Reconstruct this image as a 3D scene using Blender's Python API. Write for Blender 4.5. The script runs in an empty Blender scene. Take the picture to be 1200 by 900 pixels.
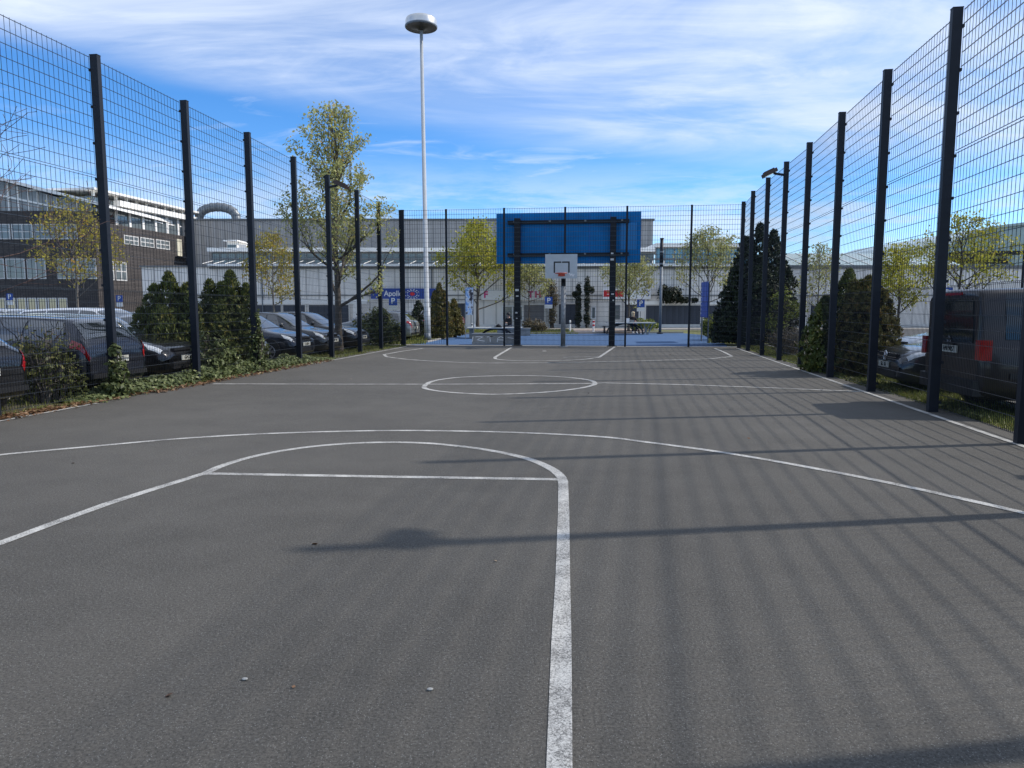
import bpy, bmesh, math, random
from mathutils import Vector, Matrix, noise as mnoise
R = math.radians
scene = bpy.context.scene
COL = scene.collection

# ------------------------------------------------------------------ camera model (used for measuring too)
F, CH = 840.0, 1.55
PITCH = math.atan(88.5 / 840)
def ray(px, py):
    x = (px - 600) / F; u = (450 - py) / F
    return x, math.cos(PITCH) + u * math.sin(PITCH), -math.sin(PITCH) + u * math.cos(PITCH)
def G(px, py):
    x, fw, z = ray(px, py); t = -CH / z
    return Vector((x * t, fw * t, 0))
def P(px, py, D):
    x, fw, z = ray(px, py); t = D / fw
    return Vector((x * t, D, CH + z * t))
A = R(8.0); CA, SA = math.cos(A), math.sin(A)
def W(lat, s, z=0.0):                       # court coordinates -> world
    return Vector((lat * CA + s * SA, -lat * SA + s * CA, z))

# ------------------------------------------------------------------ mesh builder
class MB:
    def __init__(self): self.v = []; self.f = []; self.m = []; self.r = []
    def add(self, vs, fs, mi=0, rnd=None):
        o = len(self.v); self.v += [tuple(p) for p in vs]
        for q in fs:
            self.f.append(tuple(i + o for i in q)); self.m.append(mi)
            self.r.append(random.random() if rnd is None else rnd)
    def box(self, x0, x1, y0, y1, z0, z1, mi=0, M=None):
        vs = [Vector((x, y, z)) for z in (z0, z1) for y in (y0, y1) for x in (x0, x1)]
        if M is not None: vs = [M @ p for p in vs]
        self.add(vs, [(0,2,3,1),(4,5,7,6),(0,1,5,4),(2,6,7,3),(0,4,6,2),(1,3,7,5)], mi, .5)
    def bar(self, a, b, w, h=None, mi=0, cap=True):
        a = Vector(a); b = Vector(b); h = h or w; d = (b - a).normalized()
        s = d.cross(Vector((0, 0, 1)));  s = s.normalized() if s.length > 1e-4 else Vector((1, 0, 0))
        u = s.cross(d)
        vs = [p + s * (i * w / 2) + u * (j * h / 2) for p in (a, b) for i, j in ((-1,-1),(1,-1),(1,1),(-1,1))]
        fs = [(0,1,5,4),(1,2,6,5),(2,3,7,6),(3,0,4,7)]
        if cap: fs += [(3,2,1,0),(4,5,6,7)]
        self.add(vs, fs, mi, .5)
    def tube(self, pts, rad, n=8, mi=0, cap=True):
        pts = [Vector(p) for p in pts]; k = len(pts)
        if not hasattr(rad, '__len__'): rad = [rad] * k
        o = len(self.v); ref = None
        for i, p in enumerate(pts):
            d = (pts[min(i+1, k-1)] - pts[max(i-1, 0)])
            d = d.normalized() if d.length > 1e-9 else Vector((0,0,1))
            if ref is None: ref = Vector((1,0,0)) if abs(d.x) < .8 else Vector((0,1,0))
            s = (ref - d * ref.dot(d)).normalized(); u = d.cross(s); ref = s
            for j in range(n):
                a = 2 * math.pi * j / n
                self.v.append(tuple(p + (s * math.cos(a) + u * math.sin(a)) * rad[i]))
        rr = .5
        for i in range(k - 1):
            for j in range(n):
                self.f.append((o+i*n+j, o+i*n+(j+1)%n, o+(i+1)*n+(j+1)%n, o+(i+1)*n+j)); self.m.append(mi); self.r.append(rr)
        if cap:
            self.f.append(tuple(o + j for j in reversed(range(n)))); self.m.append(mi); self.r.append(rr)
            self.f.append(tuple(o + (k-1)*n + j for j in range(n))); self.m.append(mi); self.r.append(rr)
    def lathe(self, prof, c=(0,0,0), n=24, mi=0):
        o = len(self.v); k = len(prof); c = Vector(c)
        for r, z in prof:
            for j in range(n):
                a = 2*math.pi*j/n; self.v.append((c.x + r*math.cos(a), c.y + r*math.sin(a), c.z + z))
        for i in range(k-1):
            for j in range(n):
                self.f.append((o+i*n+j, o+i*n+(j+1)%n, o+(i+1)*n+(j+1)%n, o+(i+1)*n+j)); self.m.append(mi); self.r.append(.5)
    def cyl_y(self, c, r, w, n=20, mi=0, r2=None):      # disc with axis along y
        c = Vector(c); r2 = r2 or r; vs = []
        for y, rr in ((-w/2, r), (w/2, r2)):
            for j in range(n):
                a = 2*math.pi*j/n; vs.append((c.x + rr*math.cos(a), c.y + y, c.z + rr*math.sin(a)))
        fs = [(j, (j+1)%n, n+(j+1)%n, n+j) for j in range(n)] + [tuple(range(n))[::-1], tuple(range(n, 2*n))]
        self.add(vs, fs, mi, .5)
    def prism(self, poly, y0, y1, mi=0):                # polygon in xz extruded along y
        n = len(poly); vs = [(x, y0, z) for x, z in poly] + [(x, y1, z) for x, z in poly]
        fs = [(j, (j+1)%n, n+(j+1)%n, n+j) for j in range(n)] + [tuple(range(n))[::-1], tuple(range(n, 2*n))]
        self.add(vs, fs, mi, .5)
    def leaf(self, c, size, nrm=None, aspect=1.5, up=None):
        c = Vector(c)
        n = nrm if nrm is not None else Vector((random.gauss(0,1), random.gauss(0,1), random.gauss(0,1)+.4))
        if n.length < 1e-4: n = Vector((0,0,1))
        n = n.normalized()
        t = up if up is not None else Vector((random.gauss(0,1), random.gauss(0,1), random.gauss(0,1)))
        t = t - n * t.dot(n)
        t = t.normalized() if t.length > 1e-4 else n.orthogonal().normalized()
        b = n.cross(t); s = size * .5
        self.add([c - t*s*aspect, c + b*s*.8, c + t*s*aspect, c - b*s*.8], [(0,1,2,3)])
    def build(self, name, mats, parent=None, smooth=False, loc=None):
        me = bpy.data.meshes.new(name)
        me.from_pydata(self.v, [], self.f); me.update()
        if not isinstance(mats, (list, tuple)): mats = [mats]
        for m in mats: me.materials.append(m)
        if len(mats) > 1: me.polygons.foreach_set('material_index', self.m)
        at = me.attributes.new('rnd', 'FLOAT', 'FACE'); at.data.foreach_set('value', self.r)
        if smooth: me.polygons.foreach_set('use_smooth', [True] * len(me.polygons))
        ob = bpy.data.objects.new(name, me); COL.objects.link(ob)
        if parent: ob.parent = parent
        if loc is not None: ob.location = loc
        return ob

def thing(name, label, cat, loc=(0,0,0), rz=0.0, group=None):
    o = bpy.data.objects.new(name, None); COL.objects.link(o)
    o.empty_display_size = .2; o.location = loc; o.rotation_euler = (0,0,rz)
    o['label'] = label; o['category'] = cat
    if group: o['group'] = group
    return o
def tag(o, label, cat, group=None):
    o['label'] = label; o['category'] = cat
    if group: o['group'] = group
    return o
def struct(o): o['kind'] = 'structure'; return o
def stuff(o, label=None, cat=None):
    o['kind'] = 'stuff'
    if label: o['label'] = label; o['category'] = cat
    return o
def dup(root, loc, rz, label, group=None):
    r = root.copy(); COL.objects.link(r); r.location = loc; r.rotation_euler = (0,0,rz); r['label'] = label
    if group: r['group'] = group
    for ch in list(root.children):
        c = ch.copy(); COL.objects.link(c); c.parent = r
        for g in list(ch.children):
            d = g.copy(); COL.objects.link(d); d.parent = c
    return r
def text_mesh(name, body, size, mat, parent=None, loc=(0,0,0), rot=(R(90),0,0), sx=1.0, bold=0.0):
    cu = bpy.data.curves.new(name, 'FONT'); cu.body = body; cu.size = size; cu.align_x = 'CENTER'; cu.align_y = 'CENTER'
    cu.extrude = .004; cu.offset = bold
    t = bpy.data.objects.new(name + '_tmp', cu); COL.objects.link(t)
    dg = bpy.context.evaluated_depsgraph_get()
    me = bpy.data.meshes.new_from_object(t.evaluated_get(dg)); bpy.data.objects.remove(t)
    me.name = name; me.materials.clear(); me.materials.append(mat)
    ob = bpy.data.objects.new(name, me); COL.objects.link(ob)
    ob.location = loc; ob.rotation_euler = rot; ob.scale = (sx, 1, 1)
    if parent: ob.parent = parent
    return ob

# ------------------------------------------------------------------ materials
def nt(name):
    m = bpy.data.materials.new(name); m.use_nodes = True
    t = m.node_tree; return m, t, t.nodes['Principled BSDF']
def N(t, typ, **kw):
    n = t.nodes.new(typ)
    for k, v in kw.items():
        if k.startswith('i_'):
            key = k[2:]; key = int(key) if key.isdigit() else key.replace('_', ' ')
            n.inputs[key].default_value = v
        else: setattr(n, k, v)
    return n
def mat(name, col, rough=.6, metal=0.0, var=.12, scale=6.0, bump=0.0, coat=0.0, spec=.5):
    m, t, b = nt(name)
    tc = N(t, 'ShaderNodeTexCoord'); no = N(t, 'ShaderNodeTexNoise', i_Scale=scale, i_Detail=6.0, i_Roughness=.6)
    t.links.new(tc.outputs['Object'], no.inputs['Vector'])
    mr = N(t, 'ShaderNodeMapRange', i_1=.3, i_2=.7, i_3=1-var, i_4=1+var)
    t.links.new(no.outputs['Fac'], mr.inputs[0])
    mx = N(t, 'ShaderNodeVectorMath', operation='SCALE'); mx.inputs[0].default_value = col[:3]
    t.links.new(mr.outputs[0], mx.inputs['Scale']); t.links.new(mx.outputs[0], b.inputs['Base Color'])
    b.inputs['Roughness'].default_value = rough; b.inputs['Metallic'].default_value = metal
    b.inputs['Coat Weight'].default_value = coat; b.inputs['Coat Roughness'].default_value = .04
    b.inputs['Specular IOR Level'].default_value = spec
    if bump:
        bp = N(t, 'ShaderNodeBump', i_Strength=bump, i_Distance=.01)
        t.links.new(no.outputs['Fac'], bp.inputs['Height']); t.links.new(bp.outputs[0], b.inputs['Normal'])
    return m
def leafmat(name, c1, c2, c3=None, trans=.35):
    m, t, b = nt(name)
    at = N(t, 'ShaderNodeAttribute', attribute_name='rnd')
    cr = N(t, 'ShaderNodeValToRGB'); cr.color_ramp.elements[0].color = (*c1, 1); cr.color_ramp.elements[1].color = (*c2, 1)
    if c3: e = cr.color_ramp.elements.new(.85); e.color = (*c2, 1); cr.color_ramp.elements[-1].color = (*c3, 1)
    t.links.new(at.outputs['Fac'], cr.inputs[0]); t.links.new(cr.outputs[0], b.inputs['Base Color'])
    b.inputs['Roughness'].default_value = .55; b.inputs['Specular IOR Level'].default_value = .3
    tr = N(t, 'ShaderNodeBsdfTranslucent'); t.links.new(cr.outputs[0], tr.inputs[0])
    mx = N(t, 'ShaderNodeMixShader'); mx.inputs[0].default_value = trans
    t.links.new(b.outputs[0], mx.inputs[1]); t.links.new(tr.outputs[0], mx.inputs[2])
    t.links.new(mx.outputs[0], t.nodes['Material Output'].inputs[0])
    return m
def asphalt(name, lo, hi, speck=.16, bump=.5, stones=True):
    m, t, b = nt(name)
    tc = N(t, 'ShaderNodeTexCoord')
    big = N(t, 'ShaderNodeTexNoise', i_Scale=.35, i_Detail=5.0, i_Roughness=.55)
    mid = N(t, 'ShaderNodeTexNoise', i_Scale=1.6, i_Detail=7.0, i_Roughness=.7)
    fine = N(t, 'ShaderNodeTexNoise', i_Scale=75.0, i_Detail=4.0, i_Roughness=.85)
    for n in (big, mid, fine): t.links.new(tc.outputs['Object'], n.inputs['Vector'])
    a1 = N(t, 'ShaderNodeMath', operation='MULTIPLY'); a1.inputs[1].default_value = .45; t.links.new(big.outputs['Fac'], a1.inputs[0])
    a2 = N(t, 'ShaderNodeMath', operation='MULTIPLY_ADD'); a2.inputs[1].default_value = .38; t.links.new(mid.outputs['Fac'], a2.inputs[0]); t.links.new(a1.outputs[0], a2.inputs[2])
    a3 = N(t, 'ShaderNodeMath', operation='MULTIPLY_ADD'); a3.inputs[1].default_value = 2.2; t.links.new(fine.outputs['Fac'], a3.inputs[0]); t.links.new(a2.outputs[0], a3.inputs[2])
    cr = N(t, 'ShaderNodeMapRange', i_1=1.05, i_2=2.05, i_3=0., i_4=1.); t.links.new(a3.outputs[0], cr.inputs[0])
    mix = N(t, 'ShaderNodeMix', data_type='RGBA'); mix.inputs['A'].default_value = (*lo, 1); mix.inputs['B'].default_value = (*hi, 1)
    t.links.new(cr.outputs[0], mix.inputs['Factor'])
    vo = N(t, 'ShaderNodeTexVoronoi', i_Scale=170.0); t.links.new(tc.outputs['Object'], vo.inputs['Vector'])
    sx = N(t, 'ShaderNodeSeparateColor'); t.links.new(vo.outputs['Color'], sx.inputs[0])
    g1 = N(t, 'ShaderNodeMath', operation='GREATER_THAN'); g1.inputs[1].default_value = .90; t.links.new(sx.outputs[0], g1.inputs[0])
    g2 = N(t, 'ShaderNodeMath', operation='LESS_THAN'); g2.inputs[1].default_value = .38; t.links.new(vo.outputs['Distance'], g2.inputs[0])
    g3 = N(t, 'ShaderNodeMath', operation='MULTIPLY'); t.links.new(g1.outputs[0], g3.inputs[0]); t.links.new(g2.outputs[0], g3.inputs[1])
    mx2 = N(t, 'ShaderNodeMix', data_type='RGBA'); mx2.inputs['B'].default_value = (speck*1.02, speck, speck*.94, 1)
    t.links.new(g3.outputs[0], mx2.inputs['Factor']); t.links.new(mix.outputs['Result'], mx2.inputs['A'])
    t.links.new((mx2 if stones else mix).outputs['Result'], b.inputs['Base Color'])
    b.inputs['Roughness'].default_value = .85; b.inputs['Specular IOR Level'].default_value = .35
    bp = N(t, 'ShaderNodeBump', i_Strength=bump, i_Distance=.006); t.links.new(fine.outputs['Fac'], bp.inputs['Height']); t.links.new(bp.outputs[0], b.inputs['Normal'])
    return m
def paint(name, col, base):                      # worn, cracked road paint over asphalt
    m, t, b = nt(name)
    tc = N(t, 'ShaderNodeTexCoord')
    n1 = N(t, 'ShaderNodeTexNoise', i_Scale=120.0, i_Detail=4.0, i_Roughness=.8); n2 = N(t, 'ShaderNodeTexNoise', i_Scale=4.0, i_Detail=4.0)
    vo = N(t, 'ShaderNodeTexVoronoi', feature='DISTANCE_TO_EDGE', i_Scale=22.0)
    for n in (n1, n2, vo): t.links.new(tc.outputs['Object'], n.inputs['Vector'])
    a = N(t, 'ShaderNodeMath', operation='MULTIPLY_ADD'); a.inputs[1].default_value = .4; t.links.new(n2.outputs['Fac'], a.inputs[0]); t.links.new(n1.outputs['Fac'], a.inputs[2])
    mr = N(t, 'ShaderNodeMapRange', i_1=.58, i_2=.76, i_3=.05, i_4=1.); t.links.new(a.outputs[0], mr.inputs[0])
    cr = N(t, 'ShaderNodeMapRange', i_1=.0, i_2=.035, i_3=.25, i_4=1.); t.links.new(vo.outputs['Distance'], cr.inputs[0])
    mu = N(t, 'ShaderNodeMath', operation='MULTIPLY'); t.links.new(mr.outputs[0], mu.inputs[0]); t.links.new(cr.outputs[0], mu.inputs[1])
    mix = N(t, 'ShaderNodeMix', data_type='RGBA'); mix.inputs['A'].default_value = (*base, 1); mix.inputs['B'].default_value = (*col, 1)
    t.links.new(mu.outputs[0], mix.inputs['Factor']); t.links.new(mix.outputs['Result'], b.inputs['Base Color'])
    b.inputs['Roughness'].default_value = .75
    return m
def ribbed(name, col, period, rough=.5, depth=.4, axis=0, var=.1, metal=0.0):
    m = mat(name, col, rough, metal, var, .8); t = m.node_tree; b = t.nodes['Principled BSDF']
    tc = N(t, 'ShaderNodeTexCoord'); sp = N(t, 'ShaderNodeSeparateXYZ'); t.links.new(tc.outputs['Object'], sp.inputs[0])
    w = N(t, 'ShaderNodeMath', operation='MULTIPLY'); w.inputs[1].default_value = 2*math.pi/period; t.links.new(sp.outputs[axis], w.inputs[0])
    s = N(t, 'ShaderNodeMath', operation='SINE'); t.links.new(w.outputs[0], s.inputs[0])
    if axis == 0:
        jl = N(t, 'ShaderNodeMapRange', i_1=-1., i_2=-.86, i_3=.62, i_4=1.); t.links.new(s.outputs[0], jl.inputs[0])
        old = b.inputs['Base Color'].links[0].from_socket; jm = N(t, 'ShaderNodeVectorMath', operation='SCALE'); t.links.new(old, jm.inputs[0]); t.links.new(jl.outputs[0], jm.inputs['Scale']); t.links.new(jm.outputs[0], b.inputs['Base Color'])
    bp = N(t, 'ShaderNodeBump', i_Strength=depth, i_Distance=.04); t.links.new(s.outputs[0], bp.inputs['Height']); t.links.new(bp.outputs[0], b.inputs['Normal'])
    return m
def brickmat(name, c1, c2, mortar):
    m, t, b = nt(name)
    tc = N(t, 'ShaderNodeTexCoord'); mp = N(t, 'ShaderNodeMapping'); mp.inputs['Rotation'].default_value = (R(90), 0, 0)
    t.links.new(tc.outputs['Object'], mp.inputs[0])
    br = N(t, 'ShaderNodeTexBrick'); t.links.new(mp.outputs[0], br.inputs['Vector'])
    br.inputs['Color1'].default_value = (*c1,1); br.inputs['Color2'].default_value = (*c2,1); br.inputs['Mortar'].default_value = (*mortar,1)
    br.inputs['Scale'].default_value = 1.0; br.inputs['Brick Width'].default_value = .5; br.inputs['Row Height'].default_value = .16; br.inputs['Mortar Size'].default_value = .02
    t.links.new(br.outputs['Color'], b.inputs['Base Color']); b.inputs['Roughness'].default_value = .8
    return m

M = {}
M['court'] = asphalt('court_asphalt', (.016,.0148,.0128), (.150,.139,.120), .19, .9)
M['lot'] = asphalt('car_park_asphalt', (.075,.075,.077), (.125,.123,.12), .2, .3, False)
M['path'] = asphalt('pale_paving', (.25,.235,.215), (.36,.34,.31), .5, .3, False)
M['pinkpath'] = asphalt('pinkish_paving', (.30,.24,.21), (.40,.33,.29), .5, .3, False)
M['line'] = paint('line_paint', (.52,.505,.465), (.075,.072,.066))
M['rubber'] = asphalt('blue_rubber', (.036,.086,.18), (.052,.112,.23), .3, .3, False)
M['soil'] = mat('soil', (.075,.065,.035), .95, var=.5, scale=3, bump=.6)
M['lawn'] = mat('lawn', (.13,.135,.04), .95, var=.5, scale=2.5, bump=.6)
M['fence'] = mat('anthracite_coating', (.009,.012,.019), .5, var=.15, scale=3, spec=.3)
M['wire'] = mat('anthracite_wire', (.022,.027,.036), .3, var=.1, spec=.7)
M['wiredark'] = mat('anthracite_wire_upright', (.008,.010,.014), .55, var=.1, spec=.2)  # same coating darkened, standing in for uprights that catch no sky highlights
M['galv'] = mat('galvanised_steel', (.21,.22,.23), .55, .25, .3, 9)
M['galvd'] = mat('dull_grey_steel', (.14,.16,.185), .5, .3, .2, 9)
M['white'] = mat('white_paint', (.72,.72,.72), .5, var=.05, scale=2)
M['polewhite'] = mat('pale_grey_pole_paint', (.38,.40,.42), .4, var=.08, scale=2)
M['black'] = mat('black_plastic', (.012,.012,.013), .5)
M['rubberblk'] = mat('tyre_rubber', (.014,.014,.014), .85)
M['bluepanel'] = mat('blue_board', (.001,.165,.45), .5, var=.16, scale=1.2, spec=.2)
M['bluepanel2'] = mat('blue_board_inset', (.003,.20,.52), .4, var=.08, scale=1)
M['board'] = mat('grey_backboard', (.43,.46,.48), .5, var=.08, scale=3)
M['red'] = mat('rim_red', (.45,.06,.03), .5)
M['glass'] = mat('dark_glass', (.012,.017,.019), .03, var=.0, spec=1.0, coat=1.0); M['glass'].node_tree.nodes['Principled BSDF'].inputs['IOR'].default_value = 1.75
M['tint'] = mat('tinted_van_glass', (.006,.010,.010), .04, var=.0, spec=.75)
M['paneglass'] = mat('window_glass', (.13,.155,.165), .08, var=.35, scale=.5, spec=.9)  # pale base stands in for reflected sky as well as blinds
M['blueglass'] = mat('blue_glazing', (.10,.24,.34), .12, var=.15, scale=.5, spec=.8)
M['greenglass'] = mat('green_glazing', (.34,.42,.39), .25, var=.12, scale=.4)
M['chrome'] = mat('chrome', (.7,.7,.72), .15, 1.0, .05)
M['rimalloy'] = mat('alloy_wheel', (.42,.43,.45), .3, .8, .05)
M['headlight'] = mat('headlight_lens', (.62,.65,.68), .1, .2, .1, 20, spec=.8)
M['taillight'] = mat('taillight_lens', (.30,.006,.008), .12, var=.1, scale=20, coat=.8)
M['plate'] = mat('number_plate', (.50,.50,.45), .4, var=.03)
M['facade'] = ribbed('shop_facade_panels', (.74,.695,.64), 1.05, .6, .35)
M['plinth'] = mat('pale_plinth', (.66,.63,.59), .7, var=.1, scale=1)
M['fascia'] = mat('white_fascia', (.86,.84,.80), .5, var=.06, scale=.6)
M['darkpanel'] = ribbed('anthracite_door_panels', (.035,.042,.06), .5, .5, .3)
M['shutter'] = ribbed('grey_brown_shutter', (.19,.18,.18), .12, .6, .4, 2)
M['winframe'] = mat('office_window_frame', (.55,.54,.52), .5, var=.06)
M['hall'] = ribbed('grey_hall_cladding', (.40,.375,.35), .9, .5, .6)
M['halltrim'] = mat('grey_hall_trim', (.16,.165,.17), .5)
M['brick'] = brickmat('black_brick', (.045,.039,.037), (.075,.064,.060), (.032,.028,.027))
M['duct'] = mat('silver_duct', (.20,.215,.225), .45, .4, .15)
M['bark'] = mat('bark', (.075,.062,.05), .9, var=.35, scale=12, bump=.7)
M['barkpale'] = mat('pale_bark', (.16,.14,.12), .9, var=.35, scale=12, bump=.7)
M['twig'] = mat('bare_twig', (.10,.06,.05), .9, var=.3, scale=10)
M['spring'] = leafmat('spring_leaves', (.20,.21,.025), (.44,.42,.05), (.50,.40,.06), .4)
M['springpale'] = leafmat('pale_spring_leaves', (.22,.23,.09), (.45,.45,.18), (.46,.36,.14), .4)
M['springrust'] = leafmat('rusty_spring_leaves', (.22,.19,.04), (.42,.36,.06), (.42,.22,.06), .4)
M['maple'] = leafmat('maple_spring_leaves', (.24,.26,.09), (.50,.50,.19), (.50,.34,.12), .4)
M['thuja'] = leafmat('thuja_needles', (.044,.058,.014), (.12,.145,.034), (.21,.185,.04), .28)
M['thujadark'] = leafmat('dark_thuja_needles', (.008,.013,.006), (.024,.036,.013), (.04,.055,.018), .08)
M['thujabrown'] = leafmat('brownish_thuja_needles', (.055,.054,.014), (.16,.14,.034), (.24,.15,.045), .25)
M['ivy'] = leafmat('ivy_leaves', (.038,.052,.016), (.12,.145,.05), (.26,.27,.13), .18)
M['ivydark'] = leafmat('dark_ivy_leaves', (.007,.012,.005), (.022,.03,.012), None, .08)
M['bush'] = leafmat('bush_leaves', (.04,.05,.015), (.11,.12,.035), (.17,.16,.05), .2)
M['freshbush'] = leafmat('fresh_bush_leaves', (.10,.13,.02), (.24,.27,.05), None, .35)
M['brownbush'] = leafmat('brown_bush_leaves', (.07,.055,.03), (.16,.12,.06), (.14,.15,.05), .2)
M['grass'] = leafmat('grass_blades', (.08,.10,.02), (.20,.22,.05), (.34,.29,.11), .35)
M['litter'] = leafmat('dead_leaves', (.09,.045,.022), (.22,.12,.06), (.34,.25,.15), .1)
M['blossom'] = leafmat('white_blossom', (.3,.3,.28), (.6,.6,.56), None, .3)
M['concrete'] = mat('concrete', (.28,.28,.27), .85, var=.2, scale=5, bump=.3)
M['tabletop'] = mat('table_top', (.36,.37,.37), .5, var=.1)
M['signblue'] = mat('sign_blue', (.012,.07,.36), .4, var=.05)
M['navy'] = mat('sign_navy', (.015,.05,.27), .4, var=.05)
M['signred'] = mat('sign_red', (.55,.012,.02), .4, var=.05)
M['pink'] = mat('sign_pink', (.60,.03,.20), .4, var=.05)
M['signwhite'] = mat('sign_white', (.75,.75,.75), .5, var=.04)
M['cream'] = mat('cream_blind', (.62,.58,.45), .6)
M['skin'] = mat('skin', (.45,.28,.21), .6)
M['cloth_black'] = mat('black_cloth', (.013,.013,.015), .9)
M['jeans'] = mat('dark_jeans', (.02,.027,.05), .9)
M['hair_blond'] = mat('blond_hair', (.42,.34,.22), .7)
M['hair_dark'] = mat('dark_hair', (.012,.010,.010), .6)
M['shoe_white'] = mat('white_shoe', (.65,.65,.65), .6)
M['pinkcloth'] = mat('pink_cloth', (.50,.20,.22), .9)
def carpaint(name, col): return mat(name, col, .28, .35, .04, 2, coat=1.0)

# ------------------------------------------------------------------ the ground
def sheet(name, pts, z, m):
    mb = MB(); mb.add([(p[0], p[1], z) for p in pts], [tuple(range(len(pts)))])
    return struct(mb.build(name, m))
sheet('ground', [(-600,-120),(600,-120),(600,900),(-600,900)], -.05, M['lot'])
BL, BR = G(471, 404.5), G(867, 407)                       # back fence corners
court = [W(-8.42,-8), W(4.99,-8), W(4.99,28.9), BR + Vector((0,-.02,0)), BL + Vector((0,-.02,0)), W(-8.42,29.3)]
mb = MB(); cp = [W(-8.42,-8), W(4.99,-8), BR + Vector((.1,.1,0)), BL + Vector((-.0,.1,0))]
mb.add([(p.x,p.y,0) for p in cp] + [(p.x,p.y,-.048) for p in cp], [(0,1,2,3),(0,4,5,1),(1,5,6,2),(3,7,4,0)]); struct(mb.build('court_surface', M['court']))
sheet('verge', [W(-10.3,2), W(-8.42,2), W(-8.42,30.0), W(-10.3,30.0)], -.012, M['soil'])
sheet('verge', [W(4.99,-8), W(6.3,-8), W(6.3,40), W(4.99,29.2)], -.012, M['lawn'])
# beyond the back fence: strip of paving, blue rubber, kerb, grass, paving
d = (BR - BL).normalized()
sheet('footpath', [BL + Vector((-.6,.12,0)), BR + Vector((.6,.12,0)), BR + Vector((.6,1.1,0)), BL + Vector((-.6,1.1,0))], -.020, M['path'])
sheet('play_surface', [G(478,404.2)+Vector((0,.6,0)), BR + Vector((-.3,.75,0)), G(852,403.2), G(823,392.2), G(800,390.2), G(543,391.6), G(500,401)], -.012, M['rubber'])
sheet('grass_strip', [G(380,405)+Vector((0,1,0)), G(478,404.4)+Vector((0,.6,0)), G(500,401), G(543,391.6), G(543,387), G(300,387)], -.03, M['lawn'])
sheet('grass_strip', [G(543,391.3), G(672,391.2), G(672,386), G(543,386)], -.03, M['lawn'])
sheet('grass_strip', [G(757,390.6), G(800,390.0), G(823,392.0), G(852,403.2), BR + Vector((-.2,1.2,0)), BR + Vector((2,1.0,0)), W(14,44), G(830,386.5), G(757,386.5)], -.03, M['lawn'])
sheet('footpath', [G(672,391.0), G(757,390.4), G(757,385.2), G(672,385.2)], -.026, M['pinkpath'])
sheet('footpath', [(-45,55.2),(60,55.2),(60,59.9),(-45,59.9)], -.034, M['path'])
mb = MB()
a, b = G(543, 391.4), G(801, 389.9); mb.bar(a + Vector((0,.1,.0)), b + Vector((0,.1,.0)), .14, .16); struct(mb.build('kerb', M['path']))
mb = MB(); mb.bar(G(500,401)+Vector((0,.08,0)), G(543,391.4)+Vector((-.02,.0,0)), .1, .1); struct(mb.build('kerb', M['path']))
mb = MB(); mb.bar(W(-10.35,2,-.02), W(-10.35,30,-.02), .12, .12); struct(mb.build('kerb', M['concrete']))
mb = MB(); mb.bar(W(6.36,-8,-.02), W(6.36,40,-.02), .12, .12); struct(mb.build('kerb', M['concrete']))

# ---- painted court lines, measured on the ground
def crom(pts, k=10):
    out = []; n = len(pts)
    for i in range(n-1):
        p0, p1, p2, p3 = pts[max(i-1,0)], pts[i], pts[i+1], pts[min(i+2,n-1)]
        for j in range(k):
            t = j/k
            out.append(.5*((2*p1)+(p2-p0)*t+(2*p0-5*p1+4*p2-p3)*t*t+(3*p1-p0-3*p2+p3)*t*t*t))
    out.append(pts[-1]); return out
LINEZ = [0.003]
def line(name, pix, w=.085, curve=False, pts=None, closed=False):
    g = pts if pts else [G(*q) for q in pix]
    if closed: g = crom(g[-2:] + g + g[:3], 8)[16:-15] 
    elif curve: g = crom(g, 10)
    z = LINEZ[0]; LINEZ[0] += .0004
    mb = MB(); L = []
    n = len(g)
    for i, p in enumerate(g):
        if closed: dd = g[(i+1)%n] - g[i-1]
        else: dd = g[min(i+1,n-1)] - g[max(i-1,0)]
        s = Vector((-dd.y, dd.x, 0)).normalized() * (w/2) * (1 + .12*mnoise.noise(p*1.7))
        L += [(p.x+s.x, p.y+s.y, z), (p.x-s.x, p.y-s.y, z)]
    fs = [(2*i, 2*i+1, 2*i+3, 2*i+2) for i in range(n-1)]
    if closed: fs.append((2*n-2, 2*n-1, 1, 0))
    mb.add(L, fs); return struct(mb.build(name, M['line']))
line('free_throw_line', [(243,555.2),(450,558.8),(654,562)], .085)
line('free_throw_arc', [(236,557),(262,545.5),(300,534.5),(350,525.5),(400,520.5),(450,518.6),(500,519.6),(550,524.5),(590,531),(622,539),(645,549),(657,558.5),(660,566)], .09, True)
line('lane_line', [(238,555.5),(180,573.5),(125,591),(60,614.5),(0,637),(-220,717)], .085)
line('lane_line', [(660,564),(660.5,600),(659.5,680),(658,750),(655.5,900),(652,1150)], .088)
line('three_point_line', [(-200,562),(-100,546),(0,533.4),(100,524.2),(208,514.6),(308,508.7),(417,505.4),(500,505),(600,507),(700,511.9),(754,518),(846,530.4),(950,548.4),(1054,568.8),(1200,601.5),(1330,634)], .085, True)
line('centre_line', [(250,450),(330,450.2),(400,450.4),(500,450.4),(600,450.2),(692,449.6),(708,448.9),(796,450.8),(900,454.6),(1008,459)], .1)
line('centre_circle', [(497,453.5),(508,446.7),(537,442.5),(579,440.7),(621,440.4),(658,441.9),(687,445),(697,448.6),(692,452.5),(667,457),(633,460.2),(579,462.3),(533,460.4),(506,457.3)], .1, closed=True)
line('three_point_line', [(496,408.3),(470,411.9),(450,415.6),(453,418.3),(477,421.3),(500,423),(540,424.9),(573,425.6),(630,425.3),(680,424.7),(710,423.9),(740,423.3),(780,422.2),(833,420.6),(858,417.8),(848,412.5),(837.5,408.3)], .1)
line('lane_line', [(599,407.5),(580,418.8)], .1)
line('free_throw_arc', [(580,418.8),(583,421.2),(607,422.9),(645,423),(682,421.5),(702.5,418.7)], .1, True)
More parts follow.
